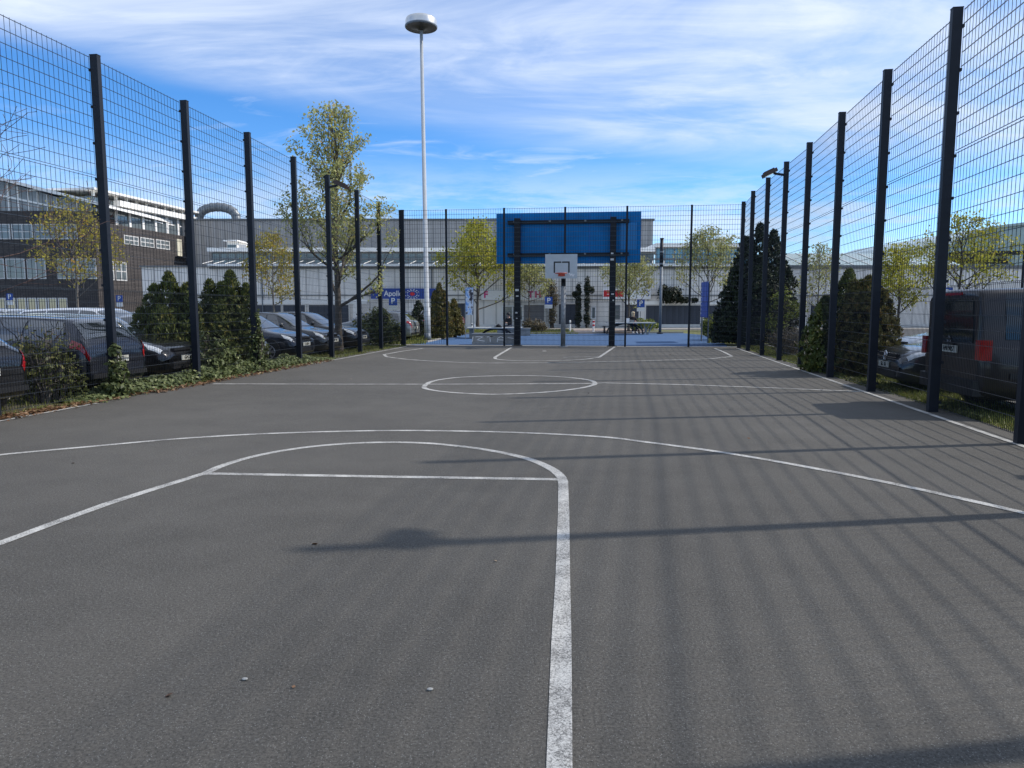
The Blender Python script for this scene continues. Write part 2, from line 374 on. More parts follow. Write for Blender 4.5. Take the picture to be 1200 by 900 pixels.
line('lane_line', [(720.5,406.5),(702.5,418.7)], .1)
line('free_throw_line', [(660,418.9),(702,418.2)], .1)
line('side_line', [], .085, pts=[W(4.62,-8), W(4.60,8.6), W(4.66,14), W(4.72,21), W(4.80,28.9)])
line('side_line', [], .085, pts=[W(-8.36,-4), W(-8.36,5), W(-8.36,10.6)])
line('side_line', [], .085, pts=[W(-8.31,19), W(-8.33,24), W(-8.36,28.5)])
for q, lab in (((287,797), 'pale flat stone chip on the asphalt, left of the near lane line'), ((504,809), 'tiny pale stone chip on the asphalt nearest the near lane line'), ((638,411.5), 'white scrap lying on the asphalt before the far hoop')):
    p = G(*q); mb = MB(); r = .009 if q[1] > 500 else .06
    mb.lathe([(0,0),(r,.0),(r*1.05,.003),(r*.6,.006),(0,.006)], (0,0,0), 7)
    o = mb.build('stone_chip' if q[1] > 500 else 'paper_scrap', M['concrete'] if q[1] > 500 else M['plinth'], loc=(p.x,p.y,.004)); o.scale = (1.4,1,1); tag(o, lab, 'stone' if q[1] > 500 else 'litter')

# ------------------------------------------------------------------ fences
def panel(x0, x1, H0, H1, z0, z1a, yy, vs, hs, name, par, wd=1.0):
    """wire panel from local x0..x1; bottom z0, top z1a (fractions of the local height)"""
    mb = MB(); h0 = lambda x, z: z * (H0 + (H1-H0)*(x-x0)/max(x1-x0,1e-6)) / 5.8
    n = max(1, round((x1-x0)/vs))
    for i in range(n+1):
        x = x0 + (x1-x0)*i/n; y = yy[0] + (yy[1]-yy[0])*i/n
        a = Vector((x, y, h0(x,z0)+0.0)); b = Vector((x, y, h0(x,z1a)+.02))
        mb.bar(a, b, .0047*wd, .0047*wd, mi=1, cap=False)
    k = max(1, round((z1a-z0)/hs))
    for j in range(k+1):
        z = z0 + (z1a-z0)*j/k
        for oy in (-.005, .005):
            mb.bar((x0, yy[0]+oy, h0(x0,z)), (x1, yy[1]+oy, h0(x1,z)), .0054*wd, .0054*wd, cap=False)
    return mb.build(name, [M['wire'], M['wiredark']], par)
def fence_line(name, label, p0, p1, stops, heights, across, along, my, gaps=(), dense=None, offs=None, wd=1.0):
    offs = offs or [0]*len(stops)
    d = p1 - p0; ang = math.atan2(d.y, d.x)
    t = thing(name, label, 'fence', p0, ang)
    for s, H, of in zip(stops, heights, offs):
        mb = MB(); mb.box(s-along/2, s+along/2, -across/2, across/2, -.1, H)
        mb.box(s-along/2-.004, s+along/2+.004, -across/2-.004, across/2+.004, H, H+.012)
        z = .15
        while z < H:
            mb.box(s-along/2-.006, s+along/2+.006, my-.02*(1 if my > 0 else -1), my+.012*(1 if my > 0 else -1), z-.02, z+.02); z += .6
        mb.v = [(p[0], p[1]+of, p[2]) for p in mb.v]; mb.build('post', M['fence'], t)
    for i in range(len(stops)-1):
        a, b = stops[i]+along*.5, stops[i+1]-along*.5; H0, H1 = heights[i], heights[i+1]; yy = (my+offs[i], my+offs[i+1])
        low = dense[i] if dense else True
        if i in gaps:
            panel(a, b, H0, H1, 2.36, 3.8, yy, .1, .2, 'mesh_panel', t, wd)
        else:
            panel(a, b, H0, H1, .06, 1.86, yy, .05 if low else .1, .2, 'mesh_panel', t, wd)
            panel(a, b, H0, H1, 1.88, 3.78, yy, .1, .2, 'mesh_panel', t, wd)
        panel(a, b, H0, H1, 3.82, 5.8-.03, yy, .1, .2, 'mesh_panel', t, wd)
    return t
sR = [.9, 3.5, 6.2, 8.88, 11.5, 14.2, 17.04, 19.94, 22.4, 24.92, 27.3, 29.2]
hR = [5.80]*9 + [5.79, 5.74, 5.64]
fence_line('mesh_fence', 'tall anthracite wire mesh fence along the right side of the court, beside the black van', W(4.92,0), W(4.92,10), sR, hR, .138, .09, -.085, offs=[.58,.48,.36,.24,.13,.10,.03,-.04,-.03,-.03,0,0])
sL = [3.9, 6.45, 9.0, 11.5, 14.05, 16.6, 19.1, 21.45, 24.0, 26.3, 29.35]
hL = [5.80, 5.80, 5.79, 5.79, 5.75, 5.72, 5.66, 5.60, 5.55, 5.50, 5.60]
fence_line('mesh_fence', 'tall anthracite mesh fence along the left court side, ivy at its foot', W(-8.72,0), W(-8.72,10), sL, hL, .138, .09, .085)
dB = (BR-BL); LB = dB.length
def onback(px):                           # distance along the back fence for a column of pixels
    x = (px-600)/F; dd = dB.normalized()  # p = BL + dd*k ; p.x = x*p.y (approximately, ray plane)
    return (x*BL.y/ math.cos(PITCH)*1.0*1.0 - BL.x) / (dd.x - x*dd.y) if False else (x*1.0032*BL.y - BL.x)/(dd.x - x*1.0032*dd.y)
stB = [0] + [onback(q) for q in (524.5,591,661,732,806)] + [LB]
fence_line('mesh_fence', 'mesh fence across the far end of the court with two open gateways', BL, BR, stB, [5.62,5.62,5.63,5.63,5.63,5.63,5.64], .06, .075, -.04, gaps=(1,4), dense=[False,False,True,True,False,True], wd=1.7)

def floodlight(p, rz, lab, tilt=25):
    t = thing('floodlight', lab, 'lamp', p, rz, 'floodlights on the fence posts')
    mb = MB(); mb.bar((0,-.1,-.02),(0,.22,.04), .06, .06); mb.box(-.06,.06,-.13,-.07,-.16,.14); mb.build('bracket', M['fence'], t)
    mb = MB(); Mx = Matrix.Translation((0,.34,.05)) @ Matrix.Rotation(R(-tilt),4,'X')
    mb.box(-.19,.19,-.2,.2,-.05,.05, M=Mx); mb.box(-.12,.12,-.15,.15,.05,.085, M=Mx);
    h = mb.build('lamp_head', mat('floodlight_bronze', (.07,.045,.035), .4, .5), t)
    mb = MB(); mb.box(-.14,.14,-.2,.2,-.056,-.051, M=Mx); mb.build('lens', M['paneglass'], h)
    return t
floodlight(W(4.82,22.4,5.45), A*-1 + R(90), 'floodlight high on a post of the right mesh fence')
floodlight(W(-8.62,21.45,5.25), -A - R(90), 'floodlight high on a left fence post before the tall tree')
floodlight(W(4.48,6.2,4.85), A*-1 + R(90), 'floodlight on the nearest right fence post, throwing its shadow on the court')

# stickers on posts are part of the board frame below
# ------------------------------------------------------------------ far end: blue board, hoop
angB = math.atan2(dB.y, dB.x)
def backpt(px, off): 
    k = onback(px); p = BL + dB.normalized()*k; n = Vector((-dB.y, dB.x, 0)).normalized(); return p + n*off
o = backpt(661, 0)
t = thing('backing_board', 'large blue board on two dark posts above the far hoop', 'board', o, angB)
kx = lambda px: onback(px) - onback(661)
yb = .35
pz = lambda py, D=30.1: P(600, py, D).z
mb = MB(); mb.box(kx(581)*1.012, kx(748)*1.012, yb+.16, yb+.20, pz(308.5), pz(249)); bd = mb.build('panel', M['bluepanel'], t)
mb = MB(); mb.box(kx(725), kx(744), yb+.148, yb+.158, pz(293), pz(262)); mb.build('inset_panel', M['bluepanel2'], t)
mb = MB()
for px in (609, 637, 661, 689, 713): mb.box(kx(px)-.008, kx(px)+.008, yb+.153, yb+.1595, pz(308), pz(250))
mb.build('panel_seam', M['signblue'], t)
for px in (605.2, 716.5):
    mb = MB(); k = kx(px)
    mb.box(k-.125,k+.125, yb-.16, yb-.145, 0, pz(256)); mb.box(k-.125,k+.125, yb+.055, yb+.07, 0, pz(256)); mb.box(k-.012,k+.012, yb-.145, yb+.055, 0, pz(256)-.002)
    mb.box(k-.2,k+.2, yb-.22,yb+.13, -.02,.02)
    po = mb.build('post', M['fence'], t)
    mb = MB()
    for zz, w in ((pz(340 if px < 650 else 305),.07), (pz(347 if px < 650 else 345),.05), (pz(366.5 if px < 650 else 298),.05), (pz(373 if px < 650 else 352),.035)):
        dx = random.uniform(-.05,.05); mb.box(k+dx-w, k+dx+w, yb-.164, yb-.1605, zz-w*.6, zz+w*.6)
    mb.build('sticker', M['signwhite'], po)
for py in (260, 298.5):
    mb = MB(); mb.box(kx(593.5), kx(735), yb+.075, yb+.15, pz(py)-.075, pz(py)+.075); ra = mb.build('rail', M['fence'], t)
    mb = MB()
    for px in (601.5, 642.5, 684, 726.5): mb.box(kx(px)-.04,kx(px)+.04, yb+.03, yb+.0745, pz(py)-.005, pz(py)+.06)
    mb.build('bracket', M['galv'], ra)

hp = backpt(660.0, -.32)
t = thing('basketball_hoop', 'grey steel basketball hoop with square target on a galvanised pole', 'basketball hoop', hp, angB)
mb = MB(); mb.tube([(0,0,0),(0,0,2.45)], .1, 14); mb.lathe([(.0,.02),(.2,.02),(.2,0)], n=14); mb.build('pole', M['galv'], t, True)
mb = MB(); mb.box(-.09,.09,-.09,.09,2.45,3.25); mb.bar((0,-.05,2.65),(0,-1.0,3.05),.1,.12); mb.bar((0,-.05,3.2),(0,-1.0,3.2),.1,.12); mb.bar((-.4,-1.03,2.85),(-.4,-1.03,3.5),.05,.05); mb.bar((.4,-1.03,2.85),(.4,-1.03,3.5),.05,.05); mb.box(-.42,.42,-1.05,-1.0,3.15,3.2); mb.build('arm', M['fence'], t)
bx0, bx1, by, bz0, bz1 = -.66, .585, -1.10, 2.715, 3.65
mb = MB(); mb.box(bx0,bx1,by,by+.04,bz0,bz1); bb = mb.build('backboard', M['board'], t)
mb = MB(); cx = -.02; zz0, zz1 = 2.93, 3.37; w2 = .31
mb.box(cx-w2,cx-w2+.055,by-.004,by-.001,zz0,zz1); mb.box(cx+w2-.055,cx+w2,by-.004,by-.001,zz0,zz1); mb.box(cx-w2+.056,cx-.015,by-.004,by-.001,zz1-.055,zz1); mb.box(cx+.015,cx+w2-.056,by-.004,by-.001,zz1-.055,zz1)
mb.build('target_square', M['black'], bb)
mb = MB(); q = [(.28,2.93),(.34,2.82),(.38,2.90),(.42,2.79),(.47,2.88)]
for a_, b_ in zip(q, q[1:]): mb.bar((a_[0],by-.003,a_[1]),(b_[0],by-.003,b_[1]),.004,.035)
mb.build('scribble', M['signwhite'], bb)
mb = MB(); rp = [(cx+.225*math.cos(2*math.pi*i/24), by-.33+.225*math.sin(2*math.pi*i/24), 2.90) for i in range(25)]
mb.tube(rp, .014, 6, cap=False); mb.box(cx-.13,cx+.13,by-.02,by-.005,2.80,2.93); mb.bar((cx-.1,by-.01,2.89),(cx-.1,by-.14,2.9),.02,.05); mb.bar((cx+.1,by-.01,2.89),(cx+.1,by-.14,2.9),.02,.05)
rim = mb.build('rim', M['red'], t)

# ------------------------------------------------------------------ wall frames for buildings
class Wall:
    """a vertical plane through a (towards b); u runs along it, local -y faces the viewer"""
    def __init__(s, a, b, root):
        s.a = Vector((a[0],a[1])); d = Vector((b[0]-a[0], b[1]-a[1])); s.d = d.normalized(); s.root = root
    def uz(s, px, py):
        x, fw, z = ray(px, py); n = Vector((-s.d.y, s.d.x)); t = s.a.dot(n) / (x*n.x + fw*n.y)
        p = Vector((x*t, fw*t)); return (p - s.a).dot(s.d), CH + z*t
    def rect(s, mb, x0, x1, ya, yb_, d0, d1, mi=0):
        um = (x0+x1)/2
        u0, _ = s.uz(x0, ya); u1, _ = s.uz(x1, ya); _, z0 = s.uz(um, yb_); _, z1 = s.uz(um, ya)
        mb.box(u0, u1, d0, d1, z0, z1, mi); return u0, u1, z0, z1
def window(par, u0, u1, z0, z1, nx, nz, frame, pane, d=0.0, fw=.07, name='window'):
    mb = MB()
    for i in range(nx+1):
        x = u0 + (u1-u0-fw)*i/nx; mb.box(x, x+fw, d-.06, d-.004, z0, z1)
    for j in range(nz+1):
        z = z0 + (z1-z0-fw)*j/nz
        mb.box(u0+.001, u1-.001, d-.057, d-.006, z, z+fw)
    w = mb.build(name, frame, par)
    mb = MB(); mb.box(u0+.01, u1-.01, d-.03, d-.002, z0+.01, z1-.01); mb.build('pane', pane, w)
    return w

# ---- long pale shop building across the back
D0 = 60.0
r = thing('shop_building', 'long pale single storey shop building across the background', 'building', (0,D0,0))
wl = Wall((0,D0),(1,D0), r)
mb = MB(); u0 = wl.uz(165,300)[0]; u1 = 62; zt = wl.uz(600,313)[1]
mb.box(u0,u1,0,9,-.1,zt); wall = mb.build('wall', M['facade'], r)
mb = MB(); mb.box(wl.uz(245,300)[0],wl.uz(868,300)[0],-.5,9.2,zt+.05,wl.uz(600,309.5)[1]); mb.build('fascia', M['fascia'], r)
mb = MB(); mb.box(u0-.1,wl.uz(244.5,300)[0],-.15,9.2,zt,zt+.12); mb.box(wl.uz(868.5,300)[0],u1+.1,-.15,9.2,zt,zt+.16); mb.build('roof_edge', M['halltrim'], r)
mb = MB(); mb.box(wl.uz(245,300)[0],u1,-.12,-.002,zt-.14,zt-.02); mb.box(u0,u1,-.06,-.002,wl.uz(600,346.6)[1],wl.uz(600,345.4)[1]); mb.build('ledge', M['halltrim'], r)
mb = MB(); mb.box(wl.uz(166,300)[0],u1-.1,-.05,-.001,-.1,wl.uz(600,380)[1]); mb.build('plinth', M['plinth'], r)
# upper lit strips set back above the fascia
zb = wl.uz(600,309.5)[1]
Dc = 62.0; wc = Wall((0,Dc),(1,Dc), r)
def clere(x0, x1, y0, y1, pane, nx, name):
    a, z1 = wc.uz(x0,y0); b, z0 = wc.uz(x1,y1); window(r, a, b, z0, z1, nx, 1, M['halltrim'], pane, Dc-D0, .09, name)
clere(248,580,296,309,M['paneglass'],36,'clerestory_window')
clere(580,766,296,309,M['paneglass'],20,'clerestory_window')
clere(768,866,290,309,M['blueglass'],9,'clerestory_window')
mb = MB(); a,z1 = wc.uz(246,291); b,z0 = wc.uz(766,295.4); mb.box(a,b,Dc-D0-.7,Dc-D0+8,z0,z1)
a,z1 = wc.uz(767,285.5); b,z0 = wc.uz(868,290); mb.box(a,b,Dc-D0-.7,Dc-D0+8,z0,z1); mb.build('roof', M['fascia'], r)
mb = MB(); a = wc.uz(250,300)[0]
while a < wc.uz(864,300)[0]:
    mb.bar((a,-.3,zb+.02),(a+.32,1.2,zb+.36),.035,.035); a += .95
mb.build('strut', M['fascia'], r)
mb = MB(); a,z0 = wc.uz(248,303.6); b,_ = wc.uz(866,303.6); mb.box(a,b,Dc-D0-.2,Dc-D0-.07,z0-.05,z0+.05); mb.build('glazing_bar', M['halltrim'], r)
# doors, windows, shutters along the lower wall (pixel columns/rows)
def part(name, x0, x1, y0, y1, m, d0=-.05, d1=-.003, par=None):
    mb = MB(); wl.rect(mb, x0, x1, y0, y1, d0, d1); return mb.build(name, m, par or r)
def opening(x0, x1, y0, y1, kind, m=None, nx=1, nz=1):
    a, z1 = wl.uz(x0,y0); b, z0 = wl.uz(x1,y1)
    if kind == 'window': return window(r, a, b, z0, z1, nx, nz, m or M['white'], M['paneglass'], 0, .1)
    mb = MB(); mb.box(a,b,-.03,-.003,z0,z1); dr = mb.build(kind, m or M['darkpanel'], r)
    mb = MB(); mb.box(a-.12,a,-.07,-.003,z0,z1+.12); mb.box(b,b+.12,-.07,-.003,z0,z1+.12); mb.box(a+.001,b-.001,-.07,-.003,z1,z1+.12); mb.build('frame', M['plinth'], dr)
    return dr
opening(170,184,353.5,372,'window',M['halltrim'],2,1); opening(196,206,355,374,'window',M['white'],1,1)
opening(232,238,352,372,'window',M['white'],1,1)
opening(300,330,357.5,380,'roller_door'); opening(332,358,357.5,380,'roller_door'); opening(362,409,357.5,380,'roller_door')
opening(506,525,355,383,'roller_door'); opening(530,545,355.5,383,'roller_door')
opening(588,613,358,376,'window',M['white'],2,1)
opening(614,637.5,357.5,376,'shutter',M['shutter']); opening(655,679,356.5,383,'door')
opening(692.5,698.5,359,374,'window',M['white'],1,1); opening(714,726.5,357.5,374,'window',M['halltrim'],2,3)
opening(733,748,357,380,'roller_door'); opening(757,820,358,380.3,'roller_door'); opening(825,858,358,380.3,'roller_door')
opening(950,975,358,378,'roller_door'); opening(1010,1030,356,376,'window',M['white'],3,1); opening(1120,1170,352,378,'roller_door')
part('panel_band', 300, 430, 351.3, 356.2, M['fascia'], -.09)
part('panel_band', 733, 860, 353, 356.6, M['fascia'], -.09)
part('lintel_rail', 528, 735, 350.4, 351.2, M['halltrim'], -.10)
part('downpipe', 306, 307.2, 314, 383, M['galvd'], -.14); part('downpipe', 505, 506, 314, 383, M['galvd'], -.14); part('downpipe', 646, 647, 314, 383, M['galvd'], -.14); part('downpipe', 900, 901, 314, 383, M['galvd'], -.14)
# white arched porch at the left
mb = MB(); a,z1 = wl.uz(415,355); b,_ = wl.uz(424,355); pc = [(a,0),(a,z1-.35)] + [((a+b)/2 - (b-a)/2*math.cos(math.pi*i/8), z1-.35+.35*math.sin(math.pi*i/8)) for i in range(1,8)] + [(b,z1-.35),(b,0)]
mb.prism(pc, -.5, -.003); mb.build('porch', M['fascia'], r)
# curved glass end at the right of the upper strip
mb = MB(); a = wc.uz(885,300)[0]
zz = [wc.uz(900,311)[1], wc.uz(900,306)[1], wc.uz(900,301)[1], wc.uz(900,297.5)[1]]
mb.prism([(a+1.6,zz[0]),(a+1.55,zz[1]),(a+.9,zz[2]),(a,zz[3]),(wc.uz(866,300)[0]+.1,zz[3]),(wc.uz(866,300)[0]+.1,zz[0])], 2.0, 8); mb.build('curved_glazing', M['blueglass'], r)
# pale green glazed lean-to roof on the right
mb = MB(); a = wc.uz(915,300)[0]; b = wc.uz(1118,300)[0]; z0 = zt+.18; z1 = P(1000,297,66).z
mb.add([(a,.6,z0),(b,.6,z0),(b,6,z1),(a,6,z1),(a,6,z0),(b,6,z0)], [(0,1,2,3),(0,3,4),(1,5,2),(3,2,5,4)]); mb.build('glazed_roof', M['greenglass'], r)
mb = MB()
x = a
while x < b: mb.bar((x,.6,z0+.03),(x,6,z1+.03),.06,.05); x += 1.4
mb.build('glazing_bar', M['plinth'], r)
# small roof structures
mb = MB(); a,z1 = wc.uz(849,276); b,z0 = wc.uz(857,285.4); mb.box(a,b,4,6,z0-.6,z1); mb.build('roof_vent', M['plinth'], r)
mb = MB(); a,z1 = wl.uz(264,283); b,z0 = wl.uz(273,292); mb.box(a,b,3,4.4,zt,z1); mb.build('roof_unit', M['plinth'], r)
mb = MB(); a,z1 = wl.uz(244,277); b,z0 = wl.uz(262,278.5); mb.box(a,b,3,6,z0,z1); 
a,z1=wl.uz(246,283); b,z0=wl.uz(258,291); mb.box(a,b,3.6,6,zt,z0+.9); mb.build('roof_cabin', M['fascia'], r)
mb = MB(); a,z1 = wl.uz(246.5,282.5); b,z0 = wl.uz(257.5,290.5); mb.box(a,b,3.55,3.59,z0,z1); mb.build('cabin_window', M['paneglass'], r)

# ---- tall grey hall behind
DH = 85.0
r2 = thing('hall_building', 'tall grey windowless hall rising behind the shops', 'building', (0,DH,0)); wh = Wall((0,DH),(1,DH), r2)
mb = MB(); a, z1 = wh.uz(188,258.5); b, _ = wh.uz(765.5,258.5); mb.box(a,b,0,40,-.1,z1); mb.build('wall', M['hall'], r2)
mb = MB(); mb.box(a-.1,b+.15,-.12,40.1,z1,z1+.22); mb.build('roof_edge', M['halltrim'], r2)
for px in (285, 302.5, 362.5, 205):
    a, zz1 = wh.uz(px-2.6,284.5); b, zz0 = wh.uz(px+2.6,290.5); window(r2, a, b, zz0, zz1, 1, 1, M['halltrim'], M['glass'], 0, .12)
mb = MB(); a = wh.uz(222,255)[0]; b = wh.uz(268,255)[0]; zc = wh.uz(240,257)[1]; hgt = 1.75; m_ = (a+b)/2; pts = []
pts = [(a-2.2,2.5,zc-2.2)] + [(m_-(b-a)/2*math.cos(math.pi*i/10), 2.5, zc+hgt*math.sin(math.pi*i/10)**.65) for i in range(11)] + [(b,2.5,zc-.5)]
dm = MB(); dm.tube(pts, .52, 14); du = dm.build('vent_duct', M['duct'], r2, True)
dm = MB()
for i in range(1,11):
    p = Vector(pts[i+1 if i<11 else i]); q = Vector(pts[i]); dm.tube([q,(q+(p-q).normalized()*.12)], .56, 14)
dm.build('duct_ring', M['galvd'], du)

# ---- arched pale-green hall, far right
r3 = thing('arched_hall', 'hall with a pale green curved roof behind the trees at far right', 'building', (0,90,0)); wr = Wall((0,90),(1,90), r3)
prof = [wr.uz(1085,300), wr.uz(1105,291), wr.uz(1130,276), wr.uz(1160,266), wr.uz(1200,261), wr.uz(1260,258), wr.uz(1330,262), wr.uz(1400,276)]
mb = MB(); mb.prism(prof + [(prof[-1][0], -.1), (prof[0][0], -.1)], 0, 35); mb.build('wall', M['greenglass'], r3)
mb = MB()
for i in range(len(prof)-1):
    a_, b_ = prof[i], prof[i+1]; mb.add([(a_[0],-.4,a_[1]+.05),(b_[0],-.4,b_[1]+.05),(b_[0],35,b_[1]+.05),(a_[0],35,a_[1]+.05)], [(0,1,2,3)])
    mb.add([(a_[0],-.4,a_[1]-.25),(b_[0],-.4,b_[1]-.25),(b_[0],-.4,b_[1]+.05),(a_[0],-.4,a_[1]+.05)], [(0,1,2,3)])
mb.build('roof', M['greenglass'], r3)
mb = MB(); a,z1 = wr.uz(1112,296); b,z0 = wr.uz(1185,299.5); mb.box(a,b,-3,-.01,z0,z1); a,z1 = wr.uz(1115,303); b,z0 = wr.uz(1180,309); mb.box(a,b,-.2,-.01,z0,z1); mb.build('canopy', M['fence'], r3)

# ---- black brick office building on the left: frontal wing, then a wing running away
DO = 70.0
r4 = thing('office_building', 'black brick office building with white window bands at far left', 'building', (P(116,361,DO).x, DO, 0)); 
wf = Wall((P(116,361,DO).x, DO), (P(116,361,DO).x+1, DO), r4)
uL = wf.uz(-70,300)[0]
mb = MB(); zf = wf.uz(50,247)[1]; mb.box(uL, 0, 0, 14, -.1, zf); mb.build('wall', M['brick'], r4)
def band(x0, x1, y0, y1, step, nx, nz, frame=None, pane=None):
    x = x0
    while x < x1 - 2:
        a, z1 = wf.uz(x,y0); b, z0 = wf.uz(min(x+step,x1),y1); window(r4, a, b-.02, z0, z1, nx, nz, frame or M['winframe'], pane or M['paneglass'], 0, .1); x += step
band(-66, 92, 262.5, 280.5, 26.4, 2, 2); band(-66, 55, 303, 327, 24.2, 2, 1); band(66, 114, 303, 327, 24, 2, 2)
band(-40, 80, 349, 364, 12, 1, 1, M['plinth'], M['glass'])
# glazed top storey under a sloping white roof
zA = wf.uz(-70,187)[1]; zB = wf.uz(118,240.5)[1]; u2 = wf.uz(118,240)[0]
mb = MB(); mb.prism([(uL,zf+.001),(0,zf+.001),(0,zB-.2),(uL,zA-.2)], .6, 13); top = mb.build('top_storey', mat('top_storey_glass', (.27,.275,.27), .15, var=.35, scale=.6), r4)
mb = MB(); mb.prism([(uL-.5,zA-.2),(u2+.6,zB-.2),(u2+.6,zB+.1),(uL-.5,zA+.1)], -.5, 13.5); mb.build('roof', M['fascia'], r4)
mb = MB(); x = -64
while x < 112:
    u, _ = wf.uz(x,240); zt_ = zA + (zB-zA)*(u-uL)/(0-uL) - .25; mb.box(u,u+.13,.5,.598,zf+.01,zt_); x += 11.5
mb.prism([(uL,zA-2.1),(-.01,zB-1.0),(-.01,zB-.85),(uL,zA-1.9)], .48, .597); mb.build('mullion', M['fascia'], r4)
# receding wing: u runs away from the viewer along the court direction
a0 = Vector((P(116,361,DO).x, DO)); dv = Vector((SA, CA)); 
wing = bpy.data.objects.new('wing', None)
ww = Wall((a0.x,a0.y),(a0.x+dv.x,a0.y+dv.y), None)
L4 = ww.uz(236,300)[0]; zw = 11.9
def wing_obj(mb, name, m, par):
    Mx = Matrix.Rotation(R(90)-A, 4, 'Z'); mb.v = [tuple(Mx @ Vector(p)) for p in mb.v]; return mb.build(name, m, par)
mb = MB(); mb.box(.02, L4, 0, 12, -.1, zw-2.0); wing_obj(mb, 'wall', M['brick'], r4)
mb = MB(); mb.box(.5, L4-.1, .5, 11.5, zw-2.001, zw+.4); wing_obj(mb, 'top_storey', M['paneglass'], r4)
mb = MB(); mb.box(-.3, L4+.4, -.5, 12.5, zw+.9, zw+1.1); mb.box(3.6, L4+.2, -.25, 12, zw-.1, zw+.45); wing_obj(mb, 'roof', M['fascia'], r4)
mb = MB(); u = 3.6
while u < L4-.3:
    mb = MB(); mb.box(u, u+.35, .36, .47, zw-2, zw-.12); mb.box(u+.35, u+1.5, .4, .46, zw-.95, zw-.83); wing_obj(mb, 'mullion', M['fascia'], r4); u += 2.1
u = .5
while u < L4:
    mb = MB(); mb.box(u,u+.12,.2,.46,zw+.46,zw+.9); wing_obj(mb, 'roof_strut', M['fascia'], r4); u += 1.6
def wwin(x0, x1, y0, y1, nx, nz, frame, pane):
    um = (x0+x1)/2; ua, _ = ww.uz(x0,300); ub, _ = ww.uz(x1,300); z1 = ww.uz(um,y0)[1]; z0 = ww.uz(um,y1)[1]
    mb = MB(); fw = .11
    for i in range(nx+1):
        x = ua + (ub-ua-fw)*i/nx; mb.box(x,x+fw,-.06,-.004,z0,z1)
    for j in range(nz+1):
        z = z0 + (z1-z0-fw)*j/nz; mb.box(ua+.001,ub-.001,-.057,-.006,z,z+fw)
    w = wing_obj(mb, 'window', frame, r4); mb = MB(); mb.box(ua+.02,ub-.02,-.03,-.002,z0+.02,z1-.02); wing_obj(mb, 'pane', pane, w)
wwin(146,163,276.5,287.5,3,2,M['winframe'],M['paneglass']); wwin(165,181,279,290,3,2,M['winframe'],M['paneglass']); wwin(183,199,281.5,292,3,2,M['winframe'],M['paneglass'])
wwin(119,132,305,328,2,2,M['winframe'],M['paneglass']); wwin(134,147,307,329,2,2,M['winframe'],M['paneglass'])
wwin(207.5,213,280.5,300,1,1,M['cream'],M['cream'])
mb = MB(); ua,_ = ww.uz(217,300)
for i in range(14): mb.box(ua,ua+.6,-.2,-.15,4+i*.55,4.06+i*.55)
mb.box(ua-.04,ua,-.22,-.12,4,12); mb.box(ua+.6,ua+.64,-.22,-.12,4,12); wing_obj(mb, 'ladder', M['fence'], r4)
mb = MB(); ua,_ = ww.uz(205,300); ub,_ = ww.uz(216,300); z = ww.uz(210,301)[1]; mb.box(ua,ub,-.9,-.01,z-.15,z); wing_obj(mb, 'balcony', M['fence'], r4)
bpy.data.objects.remove(wing)

# ------------------------------------------------------------------ signs on and before the shops
def fsign(x0,x1,y0,y1,m,name,label,d=-.16):
    a,z1 = wl.uz(x0,y0); b,z0 = wl.uz(x1,y1); c = ((a+b)/2, D0-.10, (z0+z1)/2)
    t = thing(name, label, 'sign', c); mb = MB(); mb.box(-(b-a)/2,(b-a)/2,-.10,-.0,-(z1-z0)/2,(z1-z0)/2); mb.build('sign_board', m, t); return t, b-a, z1-z0
t, w, h = fsign(435,511,338,351,M['navy'],'shop_sign','navy shop sign reading Apollo beside a red and white eye emblem')
mb = MB(); mb.box(-w/2,w/2,-.104,-.101,-h/2,-h/2+.05); mb.build('sign_edge', M['signwhite'], t)
sc = 14.0
text_mesh('lettering', 'Apollo', .62, M['signwhite'], t, ((461.5-473)/sc, -.106, 0.02), sx=.92, bold=.012)
ex = (483.5-473)/sc; mb = MB()
for k, (rx, rz) in enumerate(((.58,.36),(.42,.26))):
    for i in range(14):
        a_ = 2*math.pi*i/14; mb.bar((ex+rx*math.cos(a_)-.045*math.sin(a_)*1.4, -.104, rz*math.sin(a_)+.045*math.cos(a_)), (ex+rx*math.cos(a_)+.045*math.sin(a_)*1.4, -.104, rz*math.sin(a_)-.045*math.cos(a_)), .006, .05)
mb.build('emblem_ring', M['signwhite'], t)
mb = MB(); mb.prism([(ex+.2*math.cos(2*math.pi*i/16), .15*math.sin(2*math.pi*i/16)) for i in range(16)], -.108, -.1012); mb.build('emblem_pupil', M['signred'], t)
t, w, h = fsign(564,638.5,339.5,351.5,M['signwhite'],'shop_sign','white shop sign with pink capitals, partly behind a leafy tree')
for ch, px in (('F',569.5),('T',621.5),('H',630)):
    text_mesh('letter', ch, .72, M['pink'], t, ((px-601.2)/sc, -.106, 0), bold=.03)
t, w, h = fsign(706,762,338,350.5,M['signwhite'],'shop_sign','white shop sign with red blocks, behind the leafing tree by the seated person')
mb = MB(); mb.box((707.2-734)/sc,(716-734)/sc,-.104,-.101,-.26,.28); mb.box((720-734)/sc,(730-734)/sc,-.104,-.101,-.26,.28); mb.build('sign_block', M['signred'], t)
text_mesh('letter', '-', .5, M['signwhite'], t, ((712-734)/sc,-.108,0), bold=.01)
text_mesh('letter', 'S', .62, M['navy'], t, ((758.3-734)/sc,-.106,0), bold=.02)

